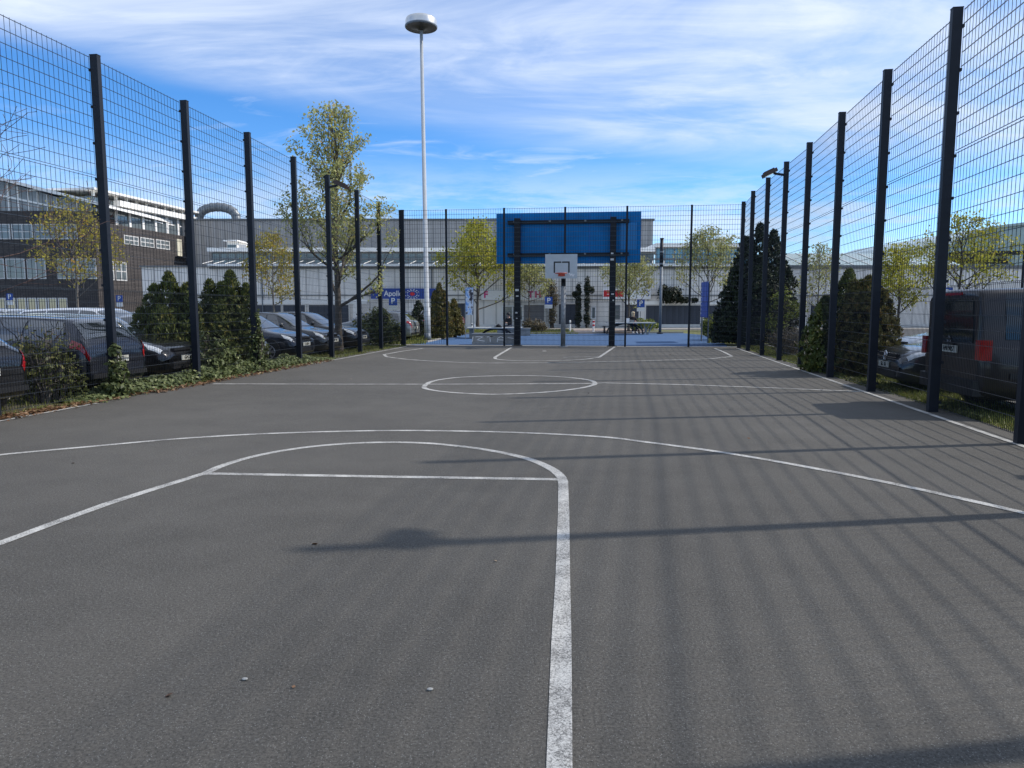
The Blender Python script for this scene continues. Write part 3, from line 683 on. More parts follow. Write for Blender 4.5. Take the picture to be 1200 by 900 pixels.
def p_sign(px, y0, D, lab, size=.58, base=None):
    c = P(px, y0, D); z1 = c.z
    t = thing('parking_sign', lab, 'sign', (c.x, D, 0), 0, 'blue parking signs')
    mb = MB(); mb.tube([(0,.03,-.05),(0,.03,z1)], .03, 8); mb.build('pole', M['galv'], t)
    s = size/2; mb = MB(); mb.box(-s,s,-.02,0,z1-size,z1); pl = mb.build('sign_plate', M['signblue'], t)
    text_mesh('lettering', 'P', size*.95, M['signwhite'], pl, (0,-.024,z1-s), bold=.01)
    mb = MB(); mb.box(-s,s,-.02,0,z1-size-.30,z1-size-.02); mb.build('sub_plate', M['signwhite'], t)
    return t
p_sign(643,348,56,'blue parking sign in front of the brown shrub, left of the hoop pole')
p_sign(751,351,54,'blue parking sign behind the person seated by the tennis table')
p_sign(460.5,348,50,'blue parking sign below the navy shop sign')
p_sign(11,344,46,'blue parking sign at far left before the office entrance',.42)
p_sign(139.5,346,46,'blue parking sign on the left beside the receding brick wing',.42)
p_sign(1109,337,30,'blue parking sign showing just above the black van',.5)

# blue two-post panel sign, right; printed banner, left
a_, b_ = G(821.5,399.5), G(828.5,401.5); a_.x = P(821.3,380,a_.y).x; b_.x = P(829,380,b_.y).x
t = thing('panel_sign', 'tall narrow blue sign with white marks on two posts', 'sign', a_, math.atan2(b_.y-a_.y, b_.x-a_.x)); L = (b_-a_).length
z0, z1 = 1.14, 2.78
for x in (0, L): 
    mb = MB(); mb.tube([(x,.04,-.05),(x,.04,z1-.1)], .035, 8); mb.build('post', M['galvd'], t)
mb = MB(); mb.box(-.05,L+.05,-.03,0,z0,z1); pl = mb.build('sign_plate', M['signblue'], t)
mb = MB(); random.seed(4); z = z0+.15
while z < z1-.25:
    hgt = random.uniform(.08,.16); mb.box(.1,.1+random.uniform(.1,.22),-.036,-.031,z,z+hgt*.35); mb.box(.1,.15,-.036,-.031,z+hgt*.36,z+hgt); z += hgt+.08
mb.build('white_mark', M['signwhite'], pl)
c = G(545.5,397); t = thing('banner', 'upright printed banner in blue and white beside the yellow leafing tree', 'banner', (P(550,380,c.y).x, c.y, 0)); Dn = c.y
x0, x1 = (P(545.4,380,Dn).x - P(550,380,Dn).x), (P(555,380,Dn).x - P(550,380,Dn).x); z1, z0 = P(550,336.5,Dn).z, P(550,369,Dn).z
for x in (x0, x1): 
    mb = MB(); mb.tube([(x,0,-.05),(x,0,z1)], .018, 8); mb.build('pole', M['galv'], t)
bm_, tt, bb_ = nt('banner_print'); tc = N(tt,'ShaderNodeTexCoord'); nz_ = N(tt,'ShaderNodeTexNoise',i_Scale=3.2,i_Detail=3.0); cr = N(tt,'ShaderNodeValToRGB'); tt.links.new(tc.outputs['Object'],nz_.inputs['Vector']); tt.links.new(nz_.outputs['Fac'],cr.inputs[0])
e = cr.color_ramp.elements; e[0].position=.36; e[0].color=(.03,.03,.04,1); e[1].position=.62; e[1].color=(.10,.26,.60,1)
for p_, c_ in ((.43,(.30,.27,.27,1)),(.48,(.75,.77,.80,1)),(.54,(.42,.58,.80,1))):
    q = e.new(p_); q.color = c_
tt.links.new(cr.outputs[0], bb_.inputs['Base Color'])
mb = MB(); n = 6
for i in range(n): mb.box(x0+.02+(x1-x0-.04)*i/n, x0+.02+(x1-x0-.04)*(i+1)/n, -.004+.012*math.sin(i), .004+.012*math.sin(i), z0, z1-.02)
mb.build('print', bm_, t)

# ------------------------------------------------------------------ lamps
c = G(501,398.5); t = thing('lamp_post', 'very tall white lamp post with a round disc head', 'street lamp', (P(501,390,c.y).x, c.y, 0))
zt_ = P(494,33,c.y).z; lean = P(493.6,33,c.y).x - P(501,390,c.y).x
mb = MB(); mb.tube([(0,0,-.1),(0,0,1.6),(lean*.12,0,1.61),(lean,0,zt_)], [.155,.15,.12,.075], 16); mb.build('pole', M['polewhite'], t, True)
mb = MB(); mb.tube([(0,0,-.05),(0,0,.35)], [.19,.165], 16); mb.build('base_sleeve', M['galvd'], t, True)
mb = MB(); mb.lathe([(0,.46),(.60,.46),(.70,.41),(.735,.32),(.745,.10)], (lean,0,zt_), 40); hd = mb.build('lamp_head', mat('brushed_aluminium', (.62,.62,.6), .3, .7, .05), t, True)
mb = MB(); mb.lathe([(.75,.10),(.765,.08),(.765,.03),(.74,.0)], (lean,0,zt_), 40); mb.build('rim_ring', M['galvd'], hd, True)
mb = MB(); mb.lathe([(.74,.0),(.55,.02),(.2,-.03),(.085,-.12),(0,-.12)], (lean,0,zt_), 40); mb.build('underside', mat('lamp_underside', (.035,.03,.026), .5), hd, True)
c = G(773.5,391); t = thing('lamp_post', 'shorter grey lamp post to the right of the blue board', 'street lamp', (P(773.5,385,c.y).x, c.y, 0))
zt_ = P(773,280,c.y).z; z2 = P(773,312,c.y).z
mb = MB(); mb.tube([(0,0,0),(0,0,z2)], [.09,.08], 12); mb.build('pole', M['galvd'], t, True)
mb = MB(); mb.tube([(0,0,z2),(0,0,zt_)], [.12,.10], 12); mb.lathe([(0,0),(.13,0),(.13,-.05),(.1,-.06)], (0,0,zt_+.05), 12); lh = mb.build('lamp_head', M['fence'], t, True)
mb = MB(); mb.lathe([(.2,0),(.2,.06),(.1,.1)], (0,0,0), 12); mb.build('base_plate', M['black'], t)
for zz in (z2+.1, (z2+zt_)/2): 
    mb = MB(); mb.lathe([(.125,0),(.125,.1)], (0,0,zz), 12); mb.build('ring', M['galv'], lh)
c = P(1166,296,34); t = thing('street_lamp', 'slim street lamp with dark outstretched head above the black van', 'street lamp', (P(1196,361,34).x,34,0))
mb = MB(); mb.tube([(0,0,0),(0,0,c.z+.1)], .06, 10); mb.build('pole', M['fence'], t); mb = MB(); mb.box(c.x-P(1196,361,34).x-.4, -.0, -.1,.1, c.z-.05, c.z+.07); mb.build('lamp_head', M['fence'], t)
for px, y0, y1, red, lab in ((668,376,389,False,'white bollard with a dull top before the dark shop door'),(695.5,376,390,True,'red and white bollard on the pink paving'),(553,379.5,386,False,'small white bollard beside the yellow leafing tree')):
    c = G(px,y1); hh = P(px,y0,c.y).z; t = thing('bollard', lab, 'bollard', (P(px,380,c.y).x,c.y,0), 0, 'bollards before the shops')
    mb = MB(); mb.tube([(0,0,-.03),(0,0,hh)], .06, 10); mb.lathe([(.06,0),(.045,.04),(0,.05)], (0,0,hh), 10); po = mb.build('post', M['signwhite'], t, False)
    mb = MB()
    for zz in ((hh*.55, hh*.85) if red else (hh*.7,)): mb.lathe([(.062,0),(.062,.12)], (0,0,zz), 10)
    mb.build('band', M['signred'] if red else M['galvd'], po)

# ------------------------------------------------------------------ tables, bench, people
c = G(580,403.6); t = thing('bench_block', 'low concrete bench block sprayed with pale graffiti', 'bench', (P(580,390,c.y).x,c.y,0)); Dn = c.y
w = (P(607.5,380,Dn).x-P(553.5,380,Dn).x)/2; zt_ = .46
mb = MB(); mb.box(-w,w,0,.55,-.03,zt_-.06); blk = mb.build('body', M['concrete'], t); mb = MB(); mb.box(-w-.02,w+.02,-.02,.57,zt_-.06,zt_); mb.build('seat_slab', M['galvd'], t)
mb = MB()
for pts in ([(-.85,.33),(-.5,.34),(-.78,.2),(-.45,.14)],[(-.35,.32),(-.1,.34),(-.22,.33),(-.2,.1)],[(.1,.1),(.12,.27),(.25,.34),(.4,.27),(.42,.1)],[(.12,.2),(.42,.19)],[(-.95,.34),(-.98,.12)],[(.55,.3),(.8,.26)]):
    for a_, b_ in zip(pts, pts[1:]): mb.bar((a_[0],-.004,a_[1]),(b_[0],-.004,b_[1]),.004,.03)
mb.build('graffiti', M['signwhite'], blk)

def tennis_table(cx_px, D, ztop, rz, lab, w=2.74, d=1.5, arch=True, right_v=True, arch_c=0.0, arch_w=1.4):
    t = thing('tennis_table', lab, 'tennis table', (P(cx_px,380,D).x, D, 0), rz)
    mb = MB(); mb.box(-w/2,w/2,-d/2,d/2,ztop-.055,ztop); mb.build('table_top', M['tabletop'], t)
    mb = MB(); mb.box(-.01,.01,-d/2-.1,d/2+.1,ztop+.02,ztop+.15); mb.build('net', M['galv'], t)
    mb = MB()
    for y in (-d*.3, d*.3):
        pts = [(arch_c-arch_w/2*math.cos(math.pi*i/14), y, (ztop-.07)*math.sin(math.pi*i/14)**.8) for i in range(15)]
        mb.tube(pts, .045, 8)
    mb.build('arch_leg', M['black'], t)
    if right_v:
        mb = MB()
        for y in (-d*.3, d*.3):
            mb.bar((w*.33,y,0),(w*.26,y,ztop-.06),.06,.06); mb.bar((w*.34,y,0),(w*.47,y,ztop-.06),.06,.06)
        mb.build('v_leg', M['galv'], t)
    return t
tennis_table(739, 43.5, .72, R(4), 'grey outdoor tennis table with splayed steel legs at the right', arch_c=-.35, arch_w=2.0)
tt2 = tennis_table(580, 38.0, .56, R(2), 'grey outdoor tennis table behind the graffiti bench block', w=2.9, right_v=False, arch_c=.1, arch_w=1.6)
c = P(553,385,38); mb = MB(); mb.box(-1.35,-1.1,-.4,.4,0,.5); mb.build('leg', M['concrete'], tt2)
mb = MB(); c = P(558,381,37.9); mb.box(-.06,.06,-.05,.05,0,.16)
o = mb.build('paper_cup', M['signwhite'], loc=(P(556,380,37.6).x,37.6,.561)); tag(o, 'small white carton standing on the left tennis table', 'carton')
mb = MB(); mb.tube([(-.12,0,.06),(0,0,.11),(.12,.02,.07)],[.05,.09,.05],8); mb.box(-.2,.2,-.1,.1,0,.05)
o = mb.build('bag', M['cloth_black'], loc=(P(584,380,37.8).x,37.8,.561)); tag(o, 'small black bag lying on the left tennis table', 'bag')
Dn = 45.2; t = thing('park_bench', 'dark slatted bench behind the right tennis table', 'bench', (P(727,380,Dn).x,Dn,0))
mb = MB()
for i in range(4): mb.box(-1.15,1.15,-.22+i*.12,-.12+i*.12,.42,.46)
mb.build('seat', M['fence'], t)
for x in (-1.0,1.0):
    mb = MB(); mb.box(x-.03,x+.03,-.2,.2,-.02,.42); mb.build('leg', M['fence'], t)
mb = MB(); mb.box(-1.1,1.1,-.02,.02,.12,.17); mb.build('stretcher', M['fence'], t)

def person(label, loc, rz, J, mats, hair, extra=None):
    """J: list of (name, pos, radius, parent, material index); grown with a skin modifier"""
    t = thing('person', label, 'person', loc, rz)
    idx = {n: i for i, (n, *_) in enumerate(J)}
    me = bpy.data.meshes.new('body'); me.from_pydata([q[1] for q in J], [(i, idx[q[3]]) for i, q in enumerate(J) if q[3]], [])
    ob = bpy.data.objects.new('tmp', me); COL.objects.link(ob)
    md = ob.modifiers.new('s', 'SKIN'); sv = me.skin_vertices[0].data
    for i, q in enumerate(J): sv[i].radius = (q[2], q[2]); sv[i].use_root = (i == 0)
    md.use_smooth_shade = True
    sb = ob.modifiers.new('b', 'SUBSURF'); sb.levels = 2; sb.render_levels = 2
    dg = bpy.context.evaluated_depsgraph_get(); m2 = bpy.data.meshes.new_from_object(ob.evaluated_get(dg)); bpy.data.objects.remove(ob)
    m2.name = 'body'; m2.materials.clear()
    for m in mats: m2.materials.append(m)
    segs = [(Vector(q[1]), Vector(J[idx[q[3]]][1]), q[4]) for q in J if q[3]]
    for p in m2.polygons:
        c = p.center; best = 9
        for a, b, mi in segs:
            ab = b-a; k = max(0, min(1, (c-a).dot(ab)/max(ab.length_squared,1e-9))); dd = (c-(a+ab*k)).length
            if dd < best: best = dd; p.material_index = mi
    bo = bpy.data.objects.new('body', m2); COL.objects.link(bo); bo.parent = t
    hc = Vector(J[idx['head']][1]); mb = MB(); hn, hs = hair
    for i in range(7):
        for j in range(14):
            pass
    prof = [(0,.135),(.06,.128),(.10,.095),(.115,.04),(.105,-.03),(.085,-.06 if hs < 1 else -.16)]
    mb.lathe(prof, (hc.x, hc.y+.018, hc.z), 14); mb.build('hair', hn, t, True)
    mb = MB(); fy = hc.y-.098
    mb.tube([(hc.x,fy,hc.z+.005),(hc.x,fy-.022,hc.z-.028)],[.008,.016],6)          # nose
    mb.build('nose', mats[0], t, True)
    mb = MB(); mb.box(hc.x-.055,hc.x-.012,fy-.008,fy+.01,hc.z+.008,hc.z+.034); mb.box(hc.x+.012,hc.x+.055,fy-.008,fy+.01,hc.z+.008,hc.z+.034); mb.box(hc.x-.012,hc.x+.012,fy-.006,fy,hc.z+.022,hc.z+.028); mb.build('sunglasses', M['black'], t)
    mb = MB(); mb.box(hc.x-.022,hc.x+.022,fy+.0,fy+.012,hc.z-.062,hc.z-.054); mb.build('mouth', M['pinkcloth'], t)
    return t
def seated(seat, hx=0.0, lean=.05, hand=(.08,-.32,.28), mi_top=1, mi_leg=2):
    s = seat; J = [('pelvis',(0,0,s+.10),.14,None,mi_leg),('belly',(0,-lean*.4,s+.26),.13,'pelvis',mi_top),('chest',(0,-lean,s+.45),.15,'belly',mi_top),
      ('neck0',(0,-lean-.01,s+.58),.07,'chest',mi_top),('neck',(0,-lean-.03,s+.63),.052,'neck0',0),('head0',(hx,-lean-.055,s+.70),.085,'neck',0),('head',(hx,-lean-.06,s+.77),.098,'head0',0),('crown',(hx,-lean-.05,s+.85),.07,'head',0)]
    for sd, n in ((-1,'L'),(1,'R')):
        J += [('sh'+n,(sd*.17,-lean,s+.53),.075,'chest',mi_top),('el'+n,(sd*.25,-lean-.08,s+.27),.055,'sh'+n,mi_top),('wr'+n,(sd*hand[0]*1.2,hand[1]-lean+.06,s+hand[2]),.038,'el'+n,mi_top),('pa'+n,(sd*hand[0],hand[1]-lean,s+hand[2]+.02),.036,'wr'+n,0)]
        for k in range(4):
            a = (k-1.5)*.018; J.append(('f%d'%k+n,(sd*(hand[0]-.035)+a*.4, hand[1]-lean-.05-(.012 if k in(1,2) else 0), s+hand[2]+.02+a),.010,'pa'+n,0))
            J.append(('g%d'%k+n,(sd*(hand[0]-.065)+a*.3, hand[1]-lean-.055, s+hand[2]+.015+a),.009,'f%d'%k+n,0))
        J.append(('th'+n,(sd*(hand[0]-.04),hand[1]-lean-.005,s+hand[2]+.065),.011,'pa'+n,0))
        J += [('hip'+n,(sd*.1,-.08,s+.085),.105,'pelvis',mi_leg),('kn'+n,(sd*.12,-.46,s+.09),.068,'hip'+n,mi_leg),('an'+n,(sd*.12,-.42,.10),.045,'kn'+n,mi_leg),('toe'+n,(sd*.13,-.58,.04),.042,'an'+n,3)]
    return J
person('seated person with blond hair, black jacket and white shoes by the right tennis table', (P(741,380,45.1).x,45.1,0), R(10), seated(.46), [M['skin'],M['cloth_black'],M['jeans'],M['shoe_white']], (M['hair_blond'],1))
mb = MB(); mb.box(-.1,.1,-.05,.05,0,.24); o = mb.build('paper_bag', M['signwhite'], loc=(P(735.5,380,43.6).x,43.6,.721)); tag(o, 'white paper bag standing on the right tennis table', 'bag')
mb = MB(); mb.box(-.13,.13,-.02,.02,-.04,.05); mb.tube([(-.1,0,-.02),(0,-.01,-.12),(.08,0,-.2)],[.05,.06,.05],8)
o = mb.build('scarf', M['pinkcloth'], loc=(P(741.5,380,44.72).x,44.70,.74)); tag(o, 'pink cloth held in the lap of the blond seated person', 'cloth')
Dn = 41.5; t = thing('bench_block', 'plain grey concrete bench block behind the left dark post', 'bench', (P(602,380,Dn).x,Dn,0)); mb = MB(); mb.box(-.95,.95,-.22,.26,-.03,.38); mb.build('body', M['concrete'], t); mb = MB(); mb.box(-1,1,-.24,.28,.38,.43); mb.build('seat_slab', M['concrete'], t)
person('seated person with dark hair in black beside the left dark post', (P(598,380,Dn-.05).x,Dn-.02,0), R(-40), seated(.43,lean=.12), [M['skin'],M['cloth_black'],M['jeans'],M['cloth_black']], (M['hair_dark'],0))

# ------------------------------------------------------------------ cars
CARS = {
 # x/L, half width factor, sill z, belt z, top z, roof half-width factor
 'hatch': dict(L=4.25, W=1.78, st=[(-.5,.80,.42,.70,.74,.70),(-.492,.90,.30,.86,.90,.76),(-.475,.95,.26,.95,1.02,.72),(-.44,.98,.24,.97,1.16,.70),(-.385,1.,.22,.975,1.36,.67),(-.34,1.,.2,.97,1.42,.66),(-.2,1.,.2,.96,1.46,.66),(-.05,1.,.2,.95,1.48,.665),(.06,1.,.2,.94,1.45,.665),(.10,1.,.2,.935,1.38,.67),(.17,1.,.2,.93,1.20,.70),(.245,.995,.2,.92,.985,.76),(.30,.99,.2,.88,.93,.78),(.40,.97,.2,.80,.86,.74),(.455,.93,.22,.72,.78,.70),(.485,.86,.26,.62,.68,.66),(.5,.74,.32,.52,.58,.6)],
   side=(-.36,.13), ws=(.085,.235), rw=(-.468,-.372), hz=1.42),
 'estate': dict(L=4.75, W=1.84, st=[(-.5,.80,.42,.70,.74,.70),(-.493,.90,.30,.86,.90,.78),(-.48,.95,.26,.96,1.04,.74),(-.455,.98,.24,.98,1.22,.71),(-.425,1.,.22,.985,1.38,.68),(-.385,1.,.2,.985,1.43,.66),(-.2,1.,.2,.97,1.47,.66),(-.05,1.,.2,.96,1.48,.665),(.04,1.,.2,.95,1.45,.665),(.08,1.,.2,.945,1.38,.67),(.145,1.,.2,.935,1.20,.70),(.215,.995,.2,.93,.99,.77),(.28,.99,.2,.89,.94,.78),(.40,.97,.2,.81,.87,.74),(.455,.93,.22,.73,.79,.70),(.487,.86,.26,.63,.69,.66),(.5,.74,.32,.52,.58,.6)],
   side=(-.42,.11), ws=(.065,.205), rw=(-.476,-.418)),
 'van': dict(L=4.9, W=1.92, st=[(-.5,.90,.40,1.05,1.80,.84),(-.495,.96,.34,1.06,1.86,.84),(-.485,.985,.3,1.06,1.89,.83),(-.4,1.,.28,1.05,1.90,.82),(-.2,1.,.27,1.04,1.92,.82),(.1,1.,.27,1.03,1.92,.82),(.2,1.,.27,1.02,1.88,.82),(.25,1.,.27,1.01,1.76,.81),(.33,1.,.27,1.0,1.38,.8),(.39,.99,.27,.98,1.06,.80),(.44,.97,.28,.88,.97,.78),(.475,.93,.3,.76,.84,.74),(.492,.86,.32,.66,.72,.68),(.5,.76,.36,.58,.62,.62)],
   side=(-.43,.26), ws=(.215,.37), rw=None),
}
def car_section(w, zs, zb, zt, wr):
    g = zt - zb; e = min(.07, .35*g)
    return [(w*.88,zs),(w*.965,zs+.06),(w*.99,zs+.2),(w,(zs+zb)*.5+.04),(w*.985,zb-.09),(w*.955,zb-.015),(w*.94,zb),(w*.94+(wr-w*.94)*.45,zb+g*.5),(wr+.015,zt-e-.02*min(1,g)),(wr*.96,zt-e*.55),(wr*.82,zt-e*.2),(wr*.45,zt-.004),(0,zt)]
class Surf:
    def __init__(s, spec): s.sp = spec
    def sec(s, xn):
        st = s.sp['st']; i = 0
        while i < len(st)-2 and xn > st[i+1][0]: i += 1
        a, b = st[i], st[i+1]; k = max(0, min(1, (xn-a[0])/(b[0]-a[0])))
        q = [a[j]+(b[j]-a[j])*k for j in range(6)]
        hw = s.sp['W']/2; return car_section(q[1]*hw, q[2], q[3], q[4], q[5]*hw)
    def p(s, xn, t, side=1):
        sc_ = s.sec(xn); i = min(int(t), len(sc_)-2); k = t-i
        y = sc_[i][0]+(sc_[i+1][0]-sc_[i][0])*k; z = sc_[i][1]+(sc_[i+1][1]-sc_[i][1])*k
        return Vector((xn*s.sp['L'], y*side, z))
    def n(s, xn, t, side=1):
        e = .004; a = s.p(xn+e,t,side)-s.p(xn-e,t,side); b = s.p(xn,min(t+.05,11.999),side)-s.p(xn,max(t-.05,0),side)
        n = a.cross(b)*side
        return (-n if n.dot(Vector((0,s.p(xn,t,side).y,s.p(xn,t,side).z-.7))) < 0 else n).normalized()
    def patch(s, x0, x1, t0, t1, side, off=.006, nx=8, ntt=6, xf=None):
        vs = []; fs = []
        for i in range(nx+1):
            for j in range(ntt+1):
                t = t0+(t1-t0)*j/ntt
                a, b = (xf(t) if xf else (x0,x1)); x = a+(b-a)*i/nx
                vs.append(s.p(x,t,side)+s.n(x,t,side)*off)
        for i in range(nx):
            for j in range(ntt):
                a = i*(ntt+1)+j; fs.append((a,a+1,a+ntt+2,a+ntt+1))
        return vs, fs
def make_car(kind, paintm, label, loc, rz, plate='', group=None, emblem=None, roofrails=False, cat='car'):
    glass = M['tint'] if kind == 'van' else M['glass']
    sp = CARS[kind]; S = Surf(sp); L, Wd = sp['L'], sp['W']
    t = thing('parked_van' if kind == 'van' else 'parked_car', label, 'van' if kind == 'van' else cat, loc, rz, group)
    xs = []; st = [q[0] for q in sp['st']]
    for a, b in zip(st, st[1:]):
        k = max(1, int((b-a)/.03)); xs += [a+(b-a)*i/k for i in range(k)]
    xs.append(.5); mb = MB(); nsec = 13
    rows = []
    for x in xs:
        sec = S.sec(x); row = [(x*L, -y, z) for y, z in sec] + [(x*L, y, z) for y, z in reversed(sec[:-1])]
        rows.append(row)
    m_ = len(rows[0]); vs = [p for r_ in rows for p in r_]; fs = []
    for i in range(len(rows)-1):
        for j in range(m_-1): fs.append((i*m_+j, (i+1)*m_+j, (i+1)*m_+j+1, i*m_+j+1))
        fs.append((i*m_+m_-1,(i+1)*m_+m_-1,(i+1)*m_,i*m_))
    fs.append(tuple(range(m_))); fs.append(tuple((len(rows)-1)*m_+j for j in reversed(range(m_))))
    mb.add(vs, fs, 0, .5); body = mb.build('body', paintm, t, True)
    try:
        for p in body.data.polygons:
            if len(p.vertices) > 4: p.use_smooth = False
    except Exception: pass
    # glass
    for side in (-1,1):
        a, b = sp['side']
        mb = MB(); 
        cuts = [(a,(a+b)*.5-.09),((a+b)*.5-.08,(a+b)*.5+.115),((a+b)*.5+.125,b)] if kind != 'van' else [(a,-.22),(-.20,.06),(.075,b)]
        for (c0,c1) in cuts:
            xf = lambda tt_, c0=c0, c1=c1: (c0+(.035*(tt_-6.2)/2.1 if (c0 == a and kind != 'van') else 0), c1-(.055*(tt_-6.2)/2.1 if c1 == b else 0))
            v_, f_ = S.patch(0,0,6.25,8.15,side,.007,8,5,xf); mb.add(v_, f_)
        mb.build('side_window', glass, t, True)
    def cross(x0,x1,nm,m,tlo=8.6):
        mb = MB(); v_, f_ = S.patch(x0,x1,tlo,12,-1,.007,8,6); mb.add(v_,f_); v_, f_ = S.patch(x0,x1,tlo,12,1,.007,8,6); mb.add(v_,f_); return mb.build(nm,m,t,True)
    cross(*sp['ws'],'windscreen',M['glass'])
    xr = -L/2
    if sp['rw']: cross(*sp['rw'],'rear_window',M['glass'])
    else:
        mb = MB(); mb.prism([(-.70,1.10),(.70,1.10),(.72,1.16),(.66,1.70),(.6,1.74),(-.6,1.74),(-.66,1.70),(-.72,1.16)], -.012, .02)
        mb.v = [(xr+p[1]-.002, p[0], p[2]) for p in mb.v]; mb.build('rear_window', glass, t)
    # lights
    for side in (-1,1):
        mb = MB()
        if kind == 'van': mb.box(xr-.03,xr+.14,side*.83 if side > 0 else -.957,.957 if side > 0 else -.83,.86,1.15)
        else:
            v_, f_ = S.patch(-.499,-.445,4.2,6.4,side,.012,8,5); mb.add(v_,f_)
        mb.build('taillight', M['taillight'], t, kind != 'van')
        mb = MB(); v_, f_ = S.patch(.40,.472,4.6,6.9,side,.012,8,5, lambda q: (.395+.012*(6.9-q), .474)); mb.add(v_,f_); mb.build('headlight', M['headlight'], t, True)
        mb = MB(); mx_ = S.p(.155 if kind != 'van' else .25, 6.4, side); mb.lathe([(0,-.07),(.07,-.06),(.1,0),(.08,.07),(0,.09)], (0,0,0), 10)
        mb.v = [(p[0]*.7+mx_.x, p[1]+mx_.y+side*.12, p[2]+mx_.z+.06) for p in mb.v]; mb.build('mirror', paintm if kind != 'van' else M['black'], t, True)
    # front
    xf_ = L/2
    mb = MB()
    mb.box(xf_*.962,xf_*.995,-.42,.42,.60,.66); mb.box(xf_*.955,xf_*.99,-.45,.45,.69,.74); mb.box(xf_*.97,xf_*1.004,-.55,.55,.30,.46); mb.build('grille', M['black'], t)
    mb = MB(); mb.box(xf_*1.004,xf_*1.008+.008,-.26,.26,.47,.58); pf = mb.build('number_plate', M['plate'], t)
    mb = MB(); mb.box(xr-.024,xr-.008,-.26,.26,.62 if kind != 'van' else .93,.73 if kind != 'van' else 1.04); pr = mb.build('number_plate', M['plate'], t)
    if plate:
        text_mesh('lettering', plate, .105, M['black'], pr, (xr-.026,0,.675 if kind != 'van' else .985), (R(90),0,R(-90)), .95)
        text_mesh('lettering', plate, .105, M['black'], pf, (xf_*1.008+.011,0,.525), (R(90),0,R(90)), .95)
    mb = MB(); mb.box(xr-.03,xr+.06,-Wd*.42,Wd*.42,.36,.44); mb.build('bumper_strip', M['black'], t)
    if kind == 'van':
        mb = MB(); mb.box(xr-.022,xr-.003,-.3,.3,1.80,1.84); mb.build('brake_light', M['taillight'], t)
        mb = MB(); mb.bar((xr-.03,.0,1.13),(xr-.03,.42,1.2),.02,.025); mb.build('wiper', M['black'], t)
        mb = MB(); mb.box(xr-.035,xr-.004,-.16,.16,1.045,1.085); mb.build('handle', M['black'], t)
        mb = MB(); mb.box(xr-.06,xr+.1,-.9,.9,.34,.56); mb.build('bumper', M['black'], t)
        for side in (-1,1):
            mb = MB(); mb.box(-L*.42,L*.36,side*(Wd/2+.001)-.008,side*(Wd/2+.001)+.008,.60,.68); mb.build('side_moulding', M['black'], t)
    elif kind != 'van':
        for side in (-1,1):
            for x in (-.15,.06):
                q = S.p(x,5.0,side); mb = MB(); mb.box(q.x-.09,q.x+.09,q.y-.012,q.y+.022*side if side > 0 else q.y+.012,q.z-.015,q.z+.015); mb.build('door_handle', M['chrome'], t)
    if emblem == 'diamond':
        mb = MB()
        q = [(0,.10),(.062,0),(0,-.10),(-.062,0)]; q2 = [(0,.06),(.033,0),(0,-.06),(-.033,0)]
        for i in range(4):
            a_, b_, c_, d_ = q[i], q[(i+1)%4], q2[(i+1)%4], q2[i]
            mb.add([(xr-.02,p[0],1.17-.12+p[1]+.12) for p in (a_,b_,c_,d_)], [(0,1,2,3)]); mb.add([(xr-.005,p[0],1.17+p[1]) for p in (a_,b_,c_,d_)], [(3,2,1,0)])
        for v in range(len(mb.v)): mb.v[v] = (mb.v[v][0]-.012, mb.v[v][1]+.25, mb.v[v][2]-.04)
        mb.v = [(p[0], p[1]-.25, p[2]-.03) for p in mb.v]
        mb.build('emblem', M['chrome'], t)
    if emblem == 'ring':
        mb = MB(); mb.tube([(xf_+.0, .085*math.cos(2*math.pi*i/18), .70+.085*math.sin(2*math.pi*i/18)) for i in range(19)], .010, 6, cap=False)
        mb.bar((xf_,-.055,.76),(xf_,0,.64),.012,.016); mb.bar((xf_,.055,.76),(xf_,0,.64),.012,.016); mb.build('emblem', M['chrome'], t)
        mb = MB(); mb.bar((xf_*.992,-.5,.675),(xf_*.992,.5,.675),.02,.014); mb.bar((xf_*.985,-.5,.75),(xf_*.985,.5,.75),.02,.014); mb.build('grille_bar', M['chrome'], t)
    if roofrails:
        for side in (-1,1):
            mb = MB(); pts = [S.p(x, 9.3, side)+Vector((0,0,.05)) for x in (-.38,-.2,-.05,.04)]; mb.tube([pts[0]-Vector((0,0,.05))]+pts+[pts[-1]-Vector((0,0,.05))], .016, 6); mb.build('roof_rail', M['chrome'], t)
    # seams and wheels
    mb = MB()
    for side in (-1,1):
        for x in ((-.205,.02,.215) if kind != 'van' else (-.21,.068,.3)):
            v_, f_ = S.patch(x,x+.0022,1.2,6.1,side,.003,1,10); mb.add(v_,f_)
    mb.build('door_seam', M['black'], t)
    wr_ = .315 if kind != 'van' else .335
    for x in (-.305*L, .315*L):
        for side in (-1,1):
            yb_ = side*(Wd/2-.085)
            mb = MB(); mb.cyl_y((x,side*(Wd/2-.055),wr_+.02), wr_+.06, .125, 24); mb.build('wheel_arch', M['black'], t)
            mb = MB(); mb.cyl_y((x,yb_+side*.01,wr_), wr_, .19, 28); wh_ = mb.build('wheel', M['rubberblk'], t)
            mb = MB(); mb.cyl_y((x,yb_+side*.107,wr_), wr_*.24, .012, 16)
            for k in range(7):
                a_ = 2*math.pi*k/7; mb.bar((x+wr_*.2*math.cos(a_),yb_+side*.108,wr_+wr_*.2*math.sin(a_)),(x+wr_*.64*math.cos(a_),yb_+side*.108,wr_+wr_*.64*math.sin(a_)),.012,.05)
            mb.tube([(x+wr_*.66*math.cos(2*math.pi*k/24),yb_+side*.107,wr_+wr_*.66*math.sin(2*math.pi*k/24)) for k in range(25)], .016, 6, cap=False)
            mb.build('rim', M['rimalloy'], wh_)
    return t
